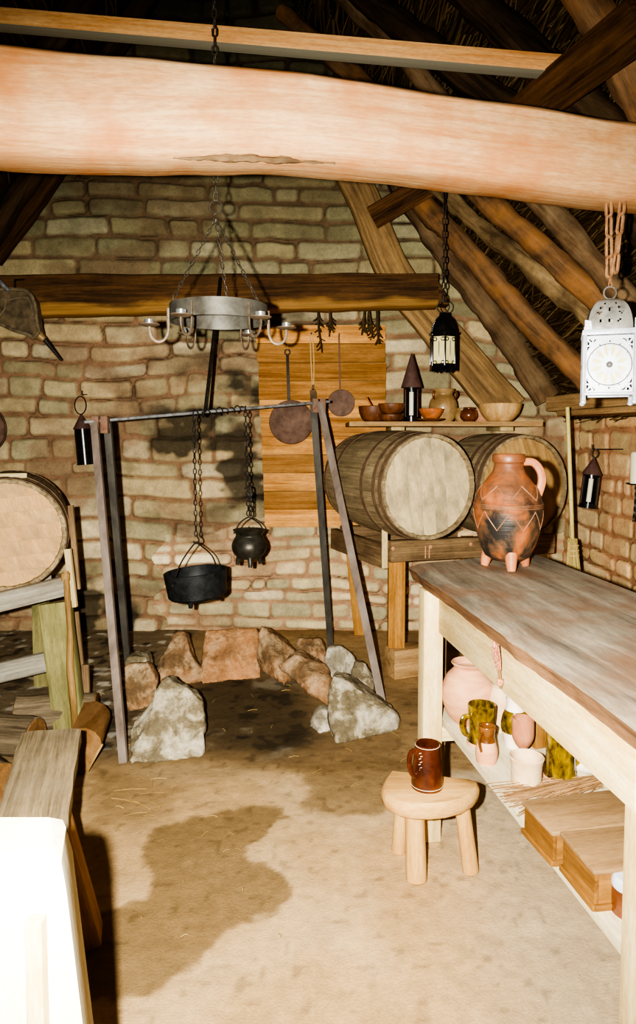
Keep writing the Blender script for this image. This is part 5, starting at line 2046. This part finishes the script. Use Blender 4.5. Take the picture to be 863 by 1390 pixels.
pot('small_pot', 'small greyish wooden cup half hidden behind the round brown pot on the shelf', 'pot', B, shell(smooth_prof([(0.035, 0), (0.046, 0.02), (0.048, 0.05), (0.040, 0.075), (0.042, 0.088)], 16), 0.005), M_jar)
B = sp_(636, 4.43)
pot('small_pot', 'small round shiny brown pot with a narrow mouth right of the eared jar', 'pot', B, shell(smooth_prof([(0.028, 0), (0.050, 0.018), (0.056, 0.042), (0.048, 0.068), (0.034, 0.080), (0.036, 0.088)], 18), 0.005), M_browncup)
B = sp_(654, 4.62)
pot('small_pot', 'small pinkish clay dish behind the large pale bowl on the shelf', 'pot', B, shell(smooth_prof([(0.04, 0), (0.05, 0.02), (0.055, 0.06), (0.05, 0.085)], 14), 0.006), M_clay)
B = sp_(678, 4.50)
pot('wooden_bowl', 'large wide pale wooden bowl at the right end of the wall shelf', 'bowl', B, shell(smooth_prof([(0.058, 0), (0.082, 0.010), (0.120, 0.055), (0.138, 0.112)], 20), 0.008), M_bowlpale, 48, group=bowls)

# ------------------------------------------------------------------ black glass lantern
lc = P(601, 470, 4.05)
gl = thing('glass_lantern', 'black six-sided metal lantern with cream glass hanging on a chain by the rafters', 'lantern', lc)
zt_, zb_ = P(601, 457, 4.05).z, P(601, 498, 4.05).z
r6 = 0.074


def hexp(r, z, k):
    a = math.radians(30 + 60 * k)
    return Vector((lc.x + r * math.cos(a), lc.y + r * math.sin(a), z))


b = MB()
for k in range(6):
    b.bar(hexp(r6, zb_, k), hexp(r6, zt_, k), 0.010, 0.010)
    for z in (zb_, zt_, zb_ + 0.01, zt_ + 0.01):
        b.bar(hexp(r6, z, k), hexp(r6, z, k + 1), 0.010, 0.010)
    for s in (0.18, 0.82):
        # little scrolls in the corners of each pane
        for zz, sg in ((zt_ - 0.02, 1), (zb_ + 0.02, -1)):
            c = hexp(r6, zz, k).lerp(hexp(r6, zz, k + 1), s)
            nrm = (hexp(1, 0, k) + hexp(1, 0, k + 1)) / 2 - Vector((lc.x, lc.y, 0))
            b.torus(c, 0.010, 0.0028, nrm=nrm, n=12, m=5)
    b.bar(hexp(r6, zt_ - 0.03, k).lerp(hexp(r6, zt_ - 0.03, k + 1), 0.5), hexp(r6, zb_ + 0.03, k).lerp(hexp(r6, zb_ + 0.03, k + 1), 0.5), 0.004, 0.004)
    # scalloped skirt
    p0, p1 = hexp(r6 + 0.003, zb_, k), hexp(r6 + 0.003, zb_, k + 1)
    for j in range(2):
        a_, c_ = p0.lerp(p1, j / 2), p0.lerp(p1, (j + 1) / 2)
        m_ = (a_ + c_) / 2
        b.prism([a_ + Vector((0, 0, .004)), c_ + Vector((0, 0, .004)), c_ + Vector((0, 0, -0.012)), m_ + Vector((0, 0, -0.028 if j == 0 else -0.022)), a_ + Vector((0, 0, -0.012))], (m_ - lc).normalized() * 0.003 * Vector((1, 1, 0)).length)
    b.build if False else None
b.lathe([(0.004, zb_ - 0.002), (r6 * 0.95, zb_ - 0.002), (r6 * 0.95, zb_ + 0.002), (0.004, zb_ + 0.002)], (lc.x, lc.y, 0), 6, rot=Matrix.Rotation(math.radians(30), 3, 'Z'))
b.build('metal_frame', M_tin, gl, ang=30)
for k in range(6):
    b = MB()
    b.prism([hexp(r6 - 0.003, zb_ + 0.004, k), hexp(r6 - 0.003, zb_ + 0.004, k + 1), hexp(r6 - 0.003, zt_, k + 1), hexp(r6 - 0.003, zt_, k)], Vector((0, 0, 0)) + (Vector((lc.x, lc.y, 0)) - (hexp(1, 0, k) + hexp(1, 0, k + 1)) / 2).normalized() * 0.003)
    b.build('glass_pane', M_lampglass, gl)
b = MB()
Rz = Matrix.Rotation(math.radians(30), 3, 'Z')
hz = P(601, 430, 4.05).z - zt_
b.lathe([(r6 + 0.012, 0.0), (r6 + 0.012, 0.012), (r6 * 0.97, 0.016), (r6 * 0.86, 0.05), (r6 * 0.62, 0.085), (r6 * 0.30, 0.108), (r6 * 0.28, hz * 0.98), (r6 * 0.34, hz), (r6 * 0.34, hz + 0.012), (0.004, hz + 0.014)], (lc.x, lc.y, zt_ + 0.01), 6, rot=Rz)
for k in range(6):
    for j in range(4):
        f0 = [(r6 * 0.97, 0.016), (r6 * 0.86, 0.05), (r6 * 0.62, 0.085), (r6 * 0.30, 0.108)]
        if j < 3:
            p = hexp(f0[j][0], zt_ + 0.01 + f0[j][1], k)
            q = hexp(f0[j + 1][0], zt_ + 0.01 + f0[j + 1][1], k)
            b.tube([p, q], 0.004, 6)
b.build('domed_roof', M_tin, gl, ang=30)
b = MB()
rt = Vector((lc.x, lc.y, zt_ + hz + 0.022 + 0.034))
b.torus(rt, 0.034, 0.0032, nrm=(0, 1, 0), n=24, m=6)
b.build('hanging_ring', M_iron, gl)
roofz = 1.69 + SL * (1.667 + SK * (YW - 4.05) - lc.x)
b = MB()
b.chain(rt + Vector((0, 0, 0.03)), Vector((lc.x, lc.y, roofz - 0.05)), 0.045, 0.024, 0.0042)
b.build('chain', M_iron, gl)

# ------------------------------------------------------------------ white pierced lantern
WYc = 2.30
zb_, zt_ = P(825, 534, WYc - 0.075).z, P(825, 455, WYc - 0.075).z
wc = P(825, 500, WYc)
wc.z = zb_
ww = 0.150
ya = math.atan2(wc.x, wc.y) - math.radians(3)
ex = Vector((math.cos(ya), -math.sin(ya), 0))
ey = Vector((math.sin(ya), math.cos(ya), 0))
wl_ = thing('pierced_lantern', 'white square metal lantern with pierced flower sides hanging at the right edge', 'lantern', wc)
hh_ = zt_ - zb_
n = 72


def pierced(u, v):
    """True where the sheet is cut away; u,v in -1..1"""
    r = math.hypot(u, v)
    a = math.atan2(v, u)
    # twelve petals
    k = (a / (2 * PI) * 12) % 1 - 0.5
    if 0.30 < r < 0.74:
        wdt = 0.11 * math.sin((r - 0.30) / 0.44 * PI)
        if abs(k) * 2 * PI / 12 * r < wdt * 0.75:
            return True
    # small dots between the petals
    k2 = ((a / (2 * PI) * 12) + 0.5) % 1 - 0.5
    if math.hypot((r - 0.80), k2 * 2 * PI / 12 * 0.8) < 0.028:
        return True
    # corner leaves and triangles
    cu, cv = abs(u), abs(v)
    if cu < 0.88 and cv < 0.88 and r > 1.0:
        if abs(cu - cv) < 0.05:
            return False
        if abs(math.hypot(cu - 0.88, cv - 0.88) - 0.22) < 0.035:
            return False
        return True
    return False


sides = [(wc - ex * ww / 2 - ey * ww / 2, ex), (wc + ex * ww / 2 - ey * ww / 2, ey), (wc + ex * ww / 2 + ey * ww / 2, -ex), (wc - ex * ww / 2 + ey * ww / 2, -ey)]
for p0, d in sides:
    b = MB()
    vs, fs = [], []
    for j in range(n + 1):
        for i in range(n + 1):
            vs.append(p0 + d * (ww * i / n) + Vector((0, 0, hh_ * j / n)))
    for j in range(n):
        for i in range(n):
            if not pierced((i + 0.5) / n * 2 - 1, (j + 0.5) / n * 2 - 1):
                k = j * (n + 1) + i
                fs.append((k, k + 1, k + n + 2, k + n + 1))
    b.add(vs, fs)
    c = p0 + d * (ww / 2) + Vector((0, 0, hh_ / 2))
    nrm = Vector((d.y, -d.x, 0))
    o = b.build('pierced_side', M_white, wl_)
    b = MB()
    b.lathe([(0.003, -0.006), (ww * 0.42, -0.006), (ww * 0.42, -0.004), (0.003, -0.004)], c, 36, rot=axis_rot(nrm))
    b.build('glass_disc', M_lampglass, o)
    b = MB()
    b.lathe([(0.010, 0), (0.009, 0.004), (0.005, 0.008), (0.002, 0.009)], c, 16, rot=axis_rot(nrm))
    b.torus(c + nrm * 0.0012, ww * 0.435, 0.0016, nrm=nrm, n=48, m=4)
    b.build('boss', M_greymetal, o)
b = MB()
for p0, d in sides:
    b.bar(p0 + Vector((0, 0, -0.024)), p0 + Vector((0, 0, hh_ + 0.006)), 0.012, 0.012)
    b.bar(p0, p0 + d * ww, 0.010, 0.010)
    # zigzag cornice
    b.bar(p0 + Vector((0, 0, hh_ + 0.012)), p0 + d * ww + Vector((0, 0, hh_ + 0.012)), 0.014, 0.018)
    for i in range(10):
        c = p0 + d * (ww * (i + 0.5) / 10) + Vector((d.y, -d.x, 0)) * 0.006 + Vector((0, 0, hh_ + 0.010))
        b.torus(c, 0.006, 0.0016, nrm=(d.y, -d.x, 0), n=10, m=4)
    # corner ears beside the dome
    b.prism([p0 + Vector((0, 0, hh_ + 0.02)), p0 + d * 0.022 + Vector((0, 0, hh_ + 0.02)), p0 + d * 0.018 + Vector((0, 0, hh_ + 0.048)), p0 + Vector((0, 0, hh_ + 0.052))], Vector((-d.y, d.x, 0)) * 0.004)
    # little ball feet
    b.lathe([(0.003, 0), (0.008, 0.003), (0.009, 0.010), (0.005, 0.016)], p0 + Vector((0, 0, -0.034)), 14)
b.box(wc + Vector((0, 0, 0.002)), (ww, ww, 0.003), Matrix.Rotation(-ya, 3, 'Z'), 0)
b.build('frame', M_white, wl_)
# four-sided dome with pierced faces
b = MB()
zr = zt_ + 0.021
HD = P(825, 407, WYc).z - zr
nd, md = 30, 22
for si, (p0, d) in enumerate(sides):
    vs, fs = [], []
    nrm = Vector((d.y, -d.x, 0))
    for j in range(nd + 1):
        t_ = j / nd
        hw = ww * 0.49 * math.cos(t_ * PI / 2 * 0.985) ** 0.7
        for i in range(md + 1):
            s_ = -1 + 2 * i / md
            cvec = Vector((wc.x, wc.y, zr + HD * math.sin(t_ * PI / 2)))
            bulge = 1 - 0.10 * s_ * s_
            vs.append(cvec + nrm * hw * bulge + d * hw * s_ * bulge)
    for j in range(nd):
        for i in range(md):
            s_, t_ = (i + 0.5) / md * 2 - 1, (j + 0.5) / nd
            hole = False
            for (hs, ht, rs, rt_) in ((0, .16, .07, .05), (-.4, .16, .10, .035), (.4, .16, .10, .035), (0, .42, .09, .05), (-.5, .34, .16, .025), (.5, .34, .16, .025), (-.45, .47, .10, .03), (.45, .47, .10, .03), (-.3, .6, .09, .025), (.3, .6, .09, .025)):
                if ((s_ - hs) / rs) ** 2 + ((t_ - ht) / rt_) ** 2 < 1:
                    hole = True
            if not hole:
                k = j * (md + 1) + i
                fs.append((k, k + 1, k + md + 2, k + md + 1))
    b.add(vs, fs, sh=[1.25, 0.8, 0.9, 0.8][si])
b.build('dome', M_greymetal, wl_, ang=60)
b = MB()
rt = Vector((wc.x, wc.y, zr + HD + 0.022))
b.lathe([(0.012, 0), (0.010, 0.006), (0.004, 0.009)], (wc.x, wc.y, zr + HD - 0.003), 14)
b.torus(rt, 0.020, 0.0028, nrm=(0, 1, 0), n=24, m=6)
b.build('hanging_ring', M_greymetal, wl_)
b = MB()
bz = 2.215
b.chain(rt + Vector((0, 0, 0.018)), rt + Vector((0, 0, 0.05)), 0.026, 0.014, 0.0026)
hk = rt + Vector((0, 0, 0.05))
b.chain(hk + Vector((-0.004, 0, 0)), Vector((wc.x - 0.012, wc.y, bz)), 0.074, 0.028, 0.0052, 6, twist=0.5)
b.chain(hk + Vector((0.010, -0.01, 0.012)), Vector((wc.x + 0.030, wc.y - 0.01, bz)), 0.074, 0.030, 0.0056, 6, twist=0.2)
tag(b.build('lantern_chain', M_chainr), 'rusty doubled chain hanging from the big beam down to the white lantern', 'chain')

# ------------------------------------------------------------------ candle sconce at the right edge
cy_ = 3.86
cz = P(864, 658, cy_)
sc = thing('candle_sconce', 'twisted iron wall bracket with a thick cream candle at the right edge', 'candle holder', cz)
b = MB()
b.lathe([(0.003, 0), (0.036, 0), (0.036, 0.165), (0.030, 0.176), (0.012, 0.168), (0.003, 0.166)], cz + Vector((0, 0, 0.004)), 32)
b.build('candle', M_candle, sc)
b = MB()
b.tube([cz + Vector((0, 0, 0.168)), cz + Vector((0.001, 0, 0.182))], 0.0015, 5)
b.build('wick', M_iron, sc)
b = MB()
b.lathe([(0.003, 0), (0.050, 0.002), (0.058, 0.008), (0.056, 0.010), (0.045, 0.005), (0.003, 0.004)], cz + Vector((0, 0, -0.001)), 32)
b.build('drip_pan', M_iron, sc)
b = MB()
pts = [cz + Vector((0.0, 0.0, -0.002)), cz + Vector((0.0, 0, -0.06)), cz + Vector((-0.006, 0, -0.14)), cz + Vector((-0.012, 0, -0.205))]
b.sweep(resample(pts, 30), lambda t: [((0.011 - 0.004 * t) * math.cos(a + 9 * t), (0.011 - 0.004 * t) * math.sin(a + 9 * t)) for a in (0, PI / 2, PI, 3 * PI / 2)])
b.tube(resample([cz + Vector((0, 0, -0.03)), cz + Vector((0.05, 0.005, -0.05)), Vector((wall_x(cy_) + 0.03, cy_, cz.z - 0.06))], 10), 0.008, 8)
b.build('bracket', M_iron, sc)

# ------------------------------------------------------------------ broom
bt, bb = P(770, 553, 4.02), P(777, 733, 3.93)
br = thing('broom', 'yellow cane broom with a short bristle head standing by the right wall behind the table', 'broom', (bb.x, bb.y, 0))
b = MB()
b.tube([bb + Vector((0, 0, -0.03)), bb.lerp(bt, 0.33), bb.lerp(bt, 0.66), bt], 0.0115, 12)
for s in (0.30, 0.47, 0.64, 0.8):
    b.torus(bb.lerp(bt, s), 0.0115, 0.0018, nrm=(bt - bb), n=14, m=5)
b.build('stick', M_bamboo, br)
b = MB()
dirb = (bb - bt).normalized()
foot = Vector((bb.x + 0.03, bb.y - 0.02, 0.005))
rng = random.Random(9)
for i in range(150):
    a = rng.uniform(0, 2 * PI)
    rr_ = math.sqrt(rng.random())
    p = bb + Vector((0.026 * rr_ * math.cos(a), 0.014 * rr_ * math.sin(a), rng.uniform(-0.02, 0.012)))
    q = bb + Vector((0.012, 0, 0)) + Vector((0.052 * rr_ * math.cos(a), 0.03 * rr_ * math.sin(a), -0.30 + rng.uniform(-0.03, 0.02)))
    b.tube([p, p.lerp(q, 0.5), q], 0.0022, 4, sh=rng.uniform(0.7, 1.2))
b.build('bristles', M_bristle, br)
b = MB()
for k in range(3):
    b.torus(bb + Vector((0.002 + 0.002 * k, 0, -0.03 - 0.028 * k)), 0.030, 0.004, nrm=(0, 0, 1), n=20, m=6)
b.build('binding', M_string, br)
# low trestle behind the table that the broom stands on
b = MB()
zf = bb.z - 0.33
b.box((bb.x + 0.012, bb.y, zf / 2), (0.22, 0.22, zf), Matrix.Rotation(0.2, 3, 'Z'), 0.01)
tag(b.build('chopping_block', M_rackbr), 'wooden block behind the table on which the broom stands', 'block')

# ------------------------------------------------------------------ bellows and round pan on the left wall
by_ = 4.50
bl = thing('bellows', 'old dark leather hand bellows with a thin nozzle hanging at the upper left', 'bellows', P(20, 430, by_))
b = MB()
outl = [(-40, 420), (-30, 396), (-6, 393), (20, 393), (38, 396), (46, 408), (49, 425), (51, 442), (53, 450), (45, 458), (38, 454), (18, 448), (0, 440), (-20, 436)]
pp = [P(x, y, by_) for x, y in outl]
b.prism(pp, (0, 0.09, 0))
b.build('leather_bag', M_bellow, bl)
b = MB()
b.tube([p + Vector((0, -0.004, 0)) for p in resample(pp + [pp[0]], 60)], 0.012, 7)
b.tube(resample([P(-10, 404, by_ - 0.012), P(10, 407, by_ - 0.012), P(36, 404, by_ - 0.012), P(43, 420, by_ - 0.012), P(46, 444, by_ - 0.012)], 20), 0.006, 6)
b.tube(resample([P(8, 408, by_ - 0.012), P(6, 420, by_ - 0.012), P(-4, 432, by_ - 0.012)], 10), 0.006, 6)
M_rim = mottled('bellows_rim', [(0.3, rgb(84, 72, 54)), (0.7, rgb(136, 122, 96))], 30, 0.8)
b.build('studded_rim', M_rim, bl)
b = MB()
b.lathe([(0.004, 0), (0.030, 0.004), (0.036, 0.03), (0.024, 0.06), (0.02, 0.08), (0.004, 0.08)], P(47, 451, by_ + 0.03), 16, rot=axis_rot(P(63, 463, by_ + 0.03) - P(47, 451, by_ + 0.03)))
b.build('collar', M_brass, bl)
b = MB()
b.tube([P(60, 460, by_ + 0.03), P(72, 475, by_ + 0.06), P(83, 489, by_ + 0.10)], lambda t: 0.016 - 0.008 * t, 10)
b.build('nozzle', M_iron, bl)
b = MB()
b.tube([P(-14, 368, by_ - 0.02), P(12, 395, by_ - 0.02)], 0.014, 10)
b.build('handle_rod', M_bar, bl)
b = MB()
b.tube([P(20, 396, by_ + 0.03), P(20, 380, by_ + 0.06), Vector((P(20, 372, by_).x, 4.66, P(20, 372, by_).z))], 0.006, 6)
b.build('hook', M_iron, bl)

rp_ = thing('round_pan', 'dark round pan hung flat on the stone wall at the left edge', 'pan', P(-24, 583, YW - 0.06))
b = MB()
b.lathe([(0.004, 0), (0.170, 0), (0.186, 0.02), (0.192, 0.05), (0.186, 0.05), (0.165, 0.012), (0.004, 0.010)], P(-24, 583, YW - 0.035), 48, rot=R90)
b.build('pan_bowl', M_pan, rp_)
b = MB()
b.bar(P(-24, 545, YW - 0.05), P(-24, 500, YW - 0.04), 0.025, 0.008, up=(0, 1, 0))
b.build('handle', M_iron, rp_)

# ================================================================== bench, post and logs at the left front
BZ = 0.42
bch = thing('plank_bench', 'rough grey plank bench running away from the camera at the lower left', 'bench', (-0.8, 2.0, 0))
far_r, far_l = onz(109, 988, BZ), onz(30, 993, BZ)
dirn = Vector((0.272, -0.962, 0))
near_r, near_l = far_r + dirn * 1.15, far_l + dirn * 1.18
b = MB()
nx, ny = 8, 40
vs, gr, fs = [], [], []
for lay in (0, 1):
    for j in range(ny + 1):
        for i in range(nx + 1):
            t_, s_ = j / ny, i / nx
            p = (far_l.lerp(near_l, t_)).lerp(far_r.lerp(near_r, t_), s_)
            ed = 0.008 * mnoise.noise(Vector((p.y * 6, s_ * 3, 1)))
            if i in (0, nx):
                p = p + Vector((ed, 0, 0))
            z = p.z + 0.004 * mnoise.noise(Vector((p.x * 14, p.y * 3, 0))) - (0.05 if lay else 0) - (0.006 if i in (0, nx) and not lay else 0)
            vs.append(Vector((p.x, p.y, z)))
            gr.append(Vector((t_ * 1.15, s_ * 0.22, z)))
W1 = nx + 1
N1 = W1 * (ny + 1)
for j in range(ny):
    for i in range(nx):
        k = j * W1 + i
        fs.append((k, k + 1, k + W1 + 1, k + W1))
        fs.append((N1 + k, N1 + k + W1, N1 + k + W1 + 1, N1 + k + 1))
for i in range(nx):
    fs.append((i, i + N1, i + 1 + N1, i + 1))
    k = ny * W1 + i
    fs.append((k, k + 1, k + 1 + N1, k + N1))
for j in range(ny):
    for k in (j * W1, j * W1 + nx):
        fs.append((k, k + W1, k + W1 + N1, k + N1))
b.add(vs, fs, gr)
b.build('seat_plank', M_bench, bch, ang=50)
mid = lambda t_: (far_l.lerp(near_l, t_) + far_r.lerp(near_r, t_)) / 2
for t_ in (0.42, 0.97):
    c = mid(t_)
    rr = far_r.lerp(near_r, t_)
    ll = far_l.lerp(near_l, t_)
    for e_, s_ in ((rr, 1), (ll, -1)):
        perp = (rr - ll).normalized()
        b = MB()
        topp = Vector((e_.x, e_.y, BZ - 0.045)) - perp * s_ * 0.035
        bot = Vector((e_.x, e_.y, 0.0)) + perp * s_ * 0.055 + dirn * 0.02
        b.bar(bot, topp, 0.05, 0.11, up=(0, 0, 1) if False else dirn, bev=0.008)
        b.build('leg', M_benchleg, bch)

# big squared newel post, very near the camera
post = thing('squared_post', 'thick pale squared timber post with a chamfered top in the left foreground', 'post', (-0.44, 0.96, 0))
zt2 = 0.882
yF, yB = 0.90, 1.025
xr_top, xr_bot = -0.346, -0.262
prof_ = []
b = MB()
vs, gr = [], []
levels = [0.0, 0.25, 0.5, zt2 - 0.05, zt2 - 0.012, zt2]
for z in levels:
    t_ = z / zt2
    xr = xr_bot + (xr_top - xr_bot) * t_
    ins = 0.0 if z < zt2 - 0.03 else (0.004 if z < zt2 - 0.005 else 0.018)
    xl = xr - 0.27
    ring = [(xl + ins, yF + ins), (xr - 0.012 - ins, yF + ins), (xr - ins, yF + 0.012 + ins), (xr - 0.024 - ins, yB - 0.02 - ins), (xr - 0.036 - ins, yB - ins), (xl + ins, yB - ins)]
    for x, y in ring:
        vs.append(Vector((x, y, z)))
        gr.append(Vector((z, x, y)))
m = 6
fs = []
for i in range(len(levels) - 1):
    for k in range(m):
        fs.append((i * m + k, i * m + (k + 1) % m, (i + 1) * m + (k + 1) % m, (i + 1) * m + k))
fs.append(tuple(range(m - 1, -1, -1)))
fs.append(tuple((len(levels) - 1) * m + k for k in range(m)))
b.add(vs, fs, gr)
b.build('shaft', M_post, post, ang=30)
b = MB()
pk = P(46, 1250, 0.885)
b.box((pk.x, 0.89, pk.z / 2), (0.024, 0.022, pk.z), None, 0.004)
b.build('cover_strip', M_pale, post)


def log(path, r, label, seed, cut=True, squash=1.0):
    t = thing('firewood_log', label, 'log', Vector(path[0]), 'firewood logs round the bench')
    b = MB()
    b.log(path, r, 0.012, 16, 14, seed, nscale=7)
    b.build('bark', M_logbark, t, ang=60)
    d = (Vector(path[-1]) - Vector(path[0])).normalized()
    for e_, sg in ((Vector(path[0]), -1), (Vector(path[-1]), 1)):
        b = MB()
        b.lathe([(0.003, 0), (r * 0.93, 0.0), (r * 0.9, 0.004), (0.003, 0.005)], e_ + d * sg * 0.001, 20, rot=axis_rot(d * sg))
        b.build('cut_end', M_logend, t)
    return t


f = onz(58, 1010, 0)
log([f + Vector((-0.16, 0.10, 0.10)), f + Vector((0.20, 0.16, 0.10))], 0.085, 'pale-topped bark log lying just behind the far end of the bench', 1)
f = onz(2, 1045, 0)
log([f + Vector((-0.42, 0.22, 0.09)), f + Vector((0.10, 0.12, 0.09))], 0.09, 'dark rough log left of the bench far end', 2)
f = onz(2, 1078, 0)
log([f + Vector((0.03, -0.08, 0.085)), f + Vector((-0.22, 0.10, 0.085))], 0.085, 'log with an orange sawn end facing the camera left of the bench', 3)
# split log with its cut face towards us
f = onz(120, 1052, 0)
t = thing('split_log', 'split log piece with an orange-brown curved face right of the bench end', 'log', f)
b = MB()
pl = [P(100, 1048, f.y), P(118, 1046, f.y), P(128, 1034, f.y), P(138, 1012, f.y), P(136, 1002, f.y), P(128, 993, f.y), P(116, 988, f.y), P(98, 990, f.y)]
pl = [Vector((p.x, p.y, max(p.z, 0.0))) for p in pl]
b.prism(pl, (-0.05, 0.30, 0.0), gr_axis=(0, 1, 0))
b.build('wood', M_logend, t)
b = MB()
b.bar(P(119, 1046, f.y - 0.02), P(139, 1010, f.y - 0.02), 0.012, 0.010)
b.build('bark_edge', M_stick, t)

# straw scattered on the earth floor
mb = MB()
rng = random.Random(21)
spots = []
for i in range(34):
    spots.append((rng.uniform(130, 560), rng.uniform(925, 1110), rng.uniform(0.02, 0.06)))
for i in range(12):
    spots.append((rng.uniform(150, 215), rng.uniform(1055, 1110), rng.uniform(0.04, 0.14)))
for i in range(14):
    spots.append((rng.uniform(180, 390), rng.uniform(1110, 1290), rng.uniform(0.015, 0.04)))
for x, y, L in spots:
    p = onz(x, y, 0.006)
    a = rng.uniform(0, PI)
    d = Vector((math.cos(a), math.sin(a), 0)) * L
    mb.tube([p, p + d / 2 + Vector((0, 0, 0.004)), p + d], rng.uniform(0.0009, 0.0019), 5, sh=rng.uniform(0.7, 1.15))
o = mb.build('loose_straw', M_straw)
tag(o, 'scattered bits of straw lying on the earth floor round the hearth', 'straw', kind='stuff')
# ------------------------------------------------------------------ light
fl = bpy.data.lights.new('camera_flash', 'SPOT')
fl.energy = 820
fl.color = (1.0, 0.955, 0.84)
fl.shadow_soft_size = 0.016
fl.spot_size = math.radians(106)
fl.spot_blend = 1.0
fo = bpy.data.objects.new('camera_flash', fl)
COL.objects.link(fo)
fo.location = (-0.115, 0.02, 1.47)
aim = P(440, 760, 4.0) - fo.location
fo.rotation_euler = aim.to_track_quat('-Z', 'Y').to_euler()

wd = bpy.data.worlds.new('world')
scene.world = wd
wd.use_nodes = True
wd.node_tree.nodes['Background'].inputs[0].default_value = (1.0, 0.86, 0.68, 1)
wd.node_tree.nodes['Background'].inputs[1].default_value = 0.012
scene.view_settings.view_transform = 'AgX'
scene.view_settings.look = 'AgX - High Contrast'
scene.view_settings.exposure = 0.25
scene.view_settings.gamma = 1.0
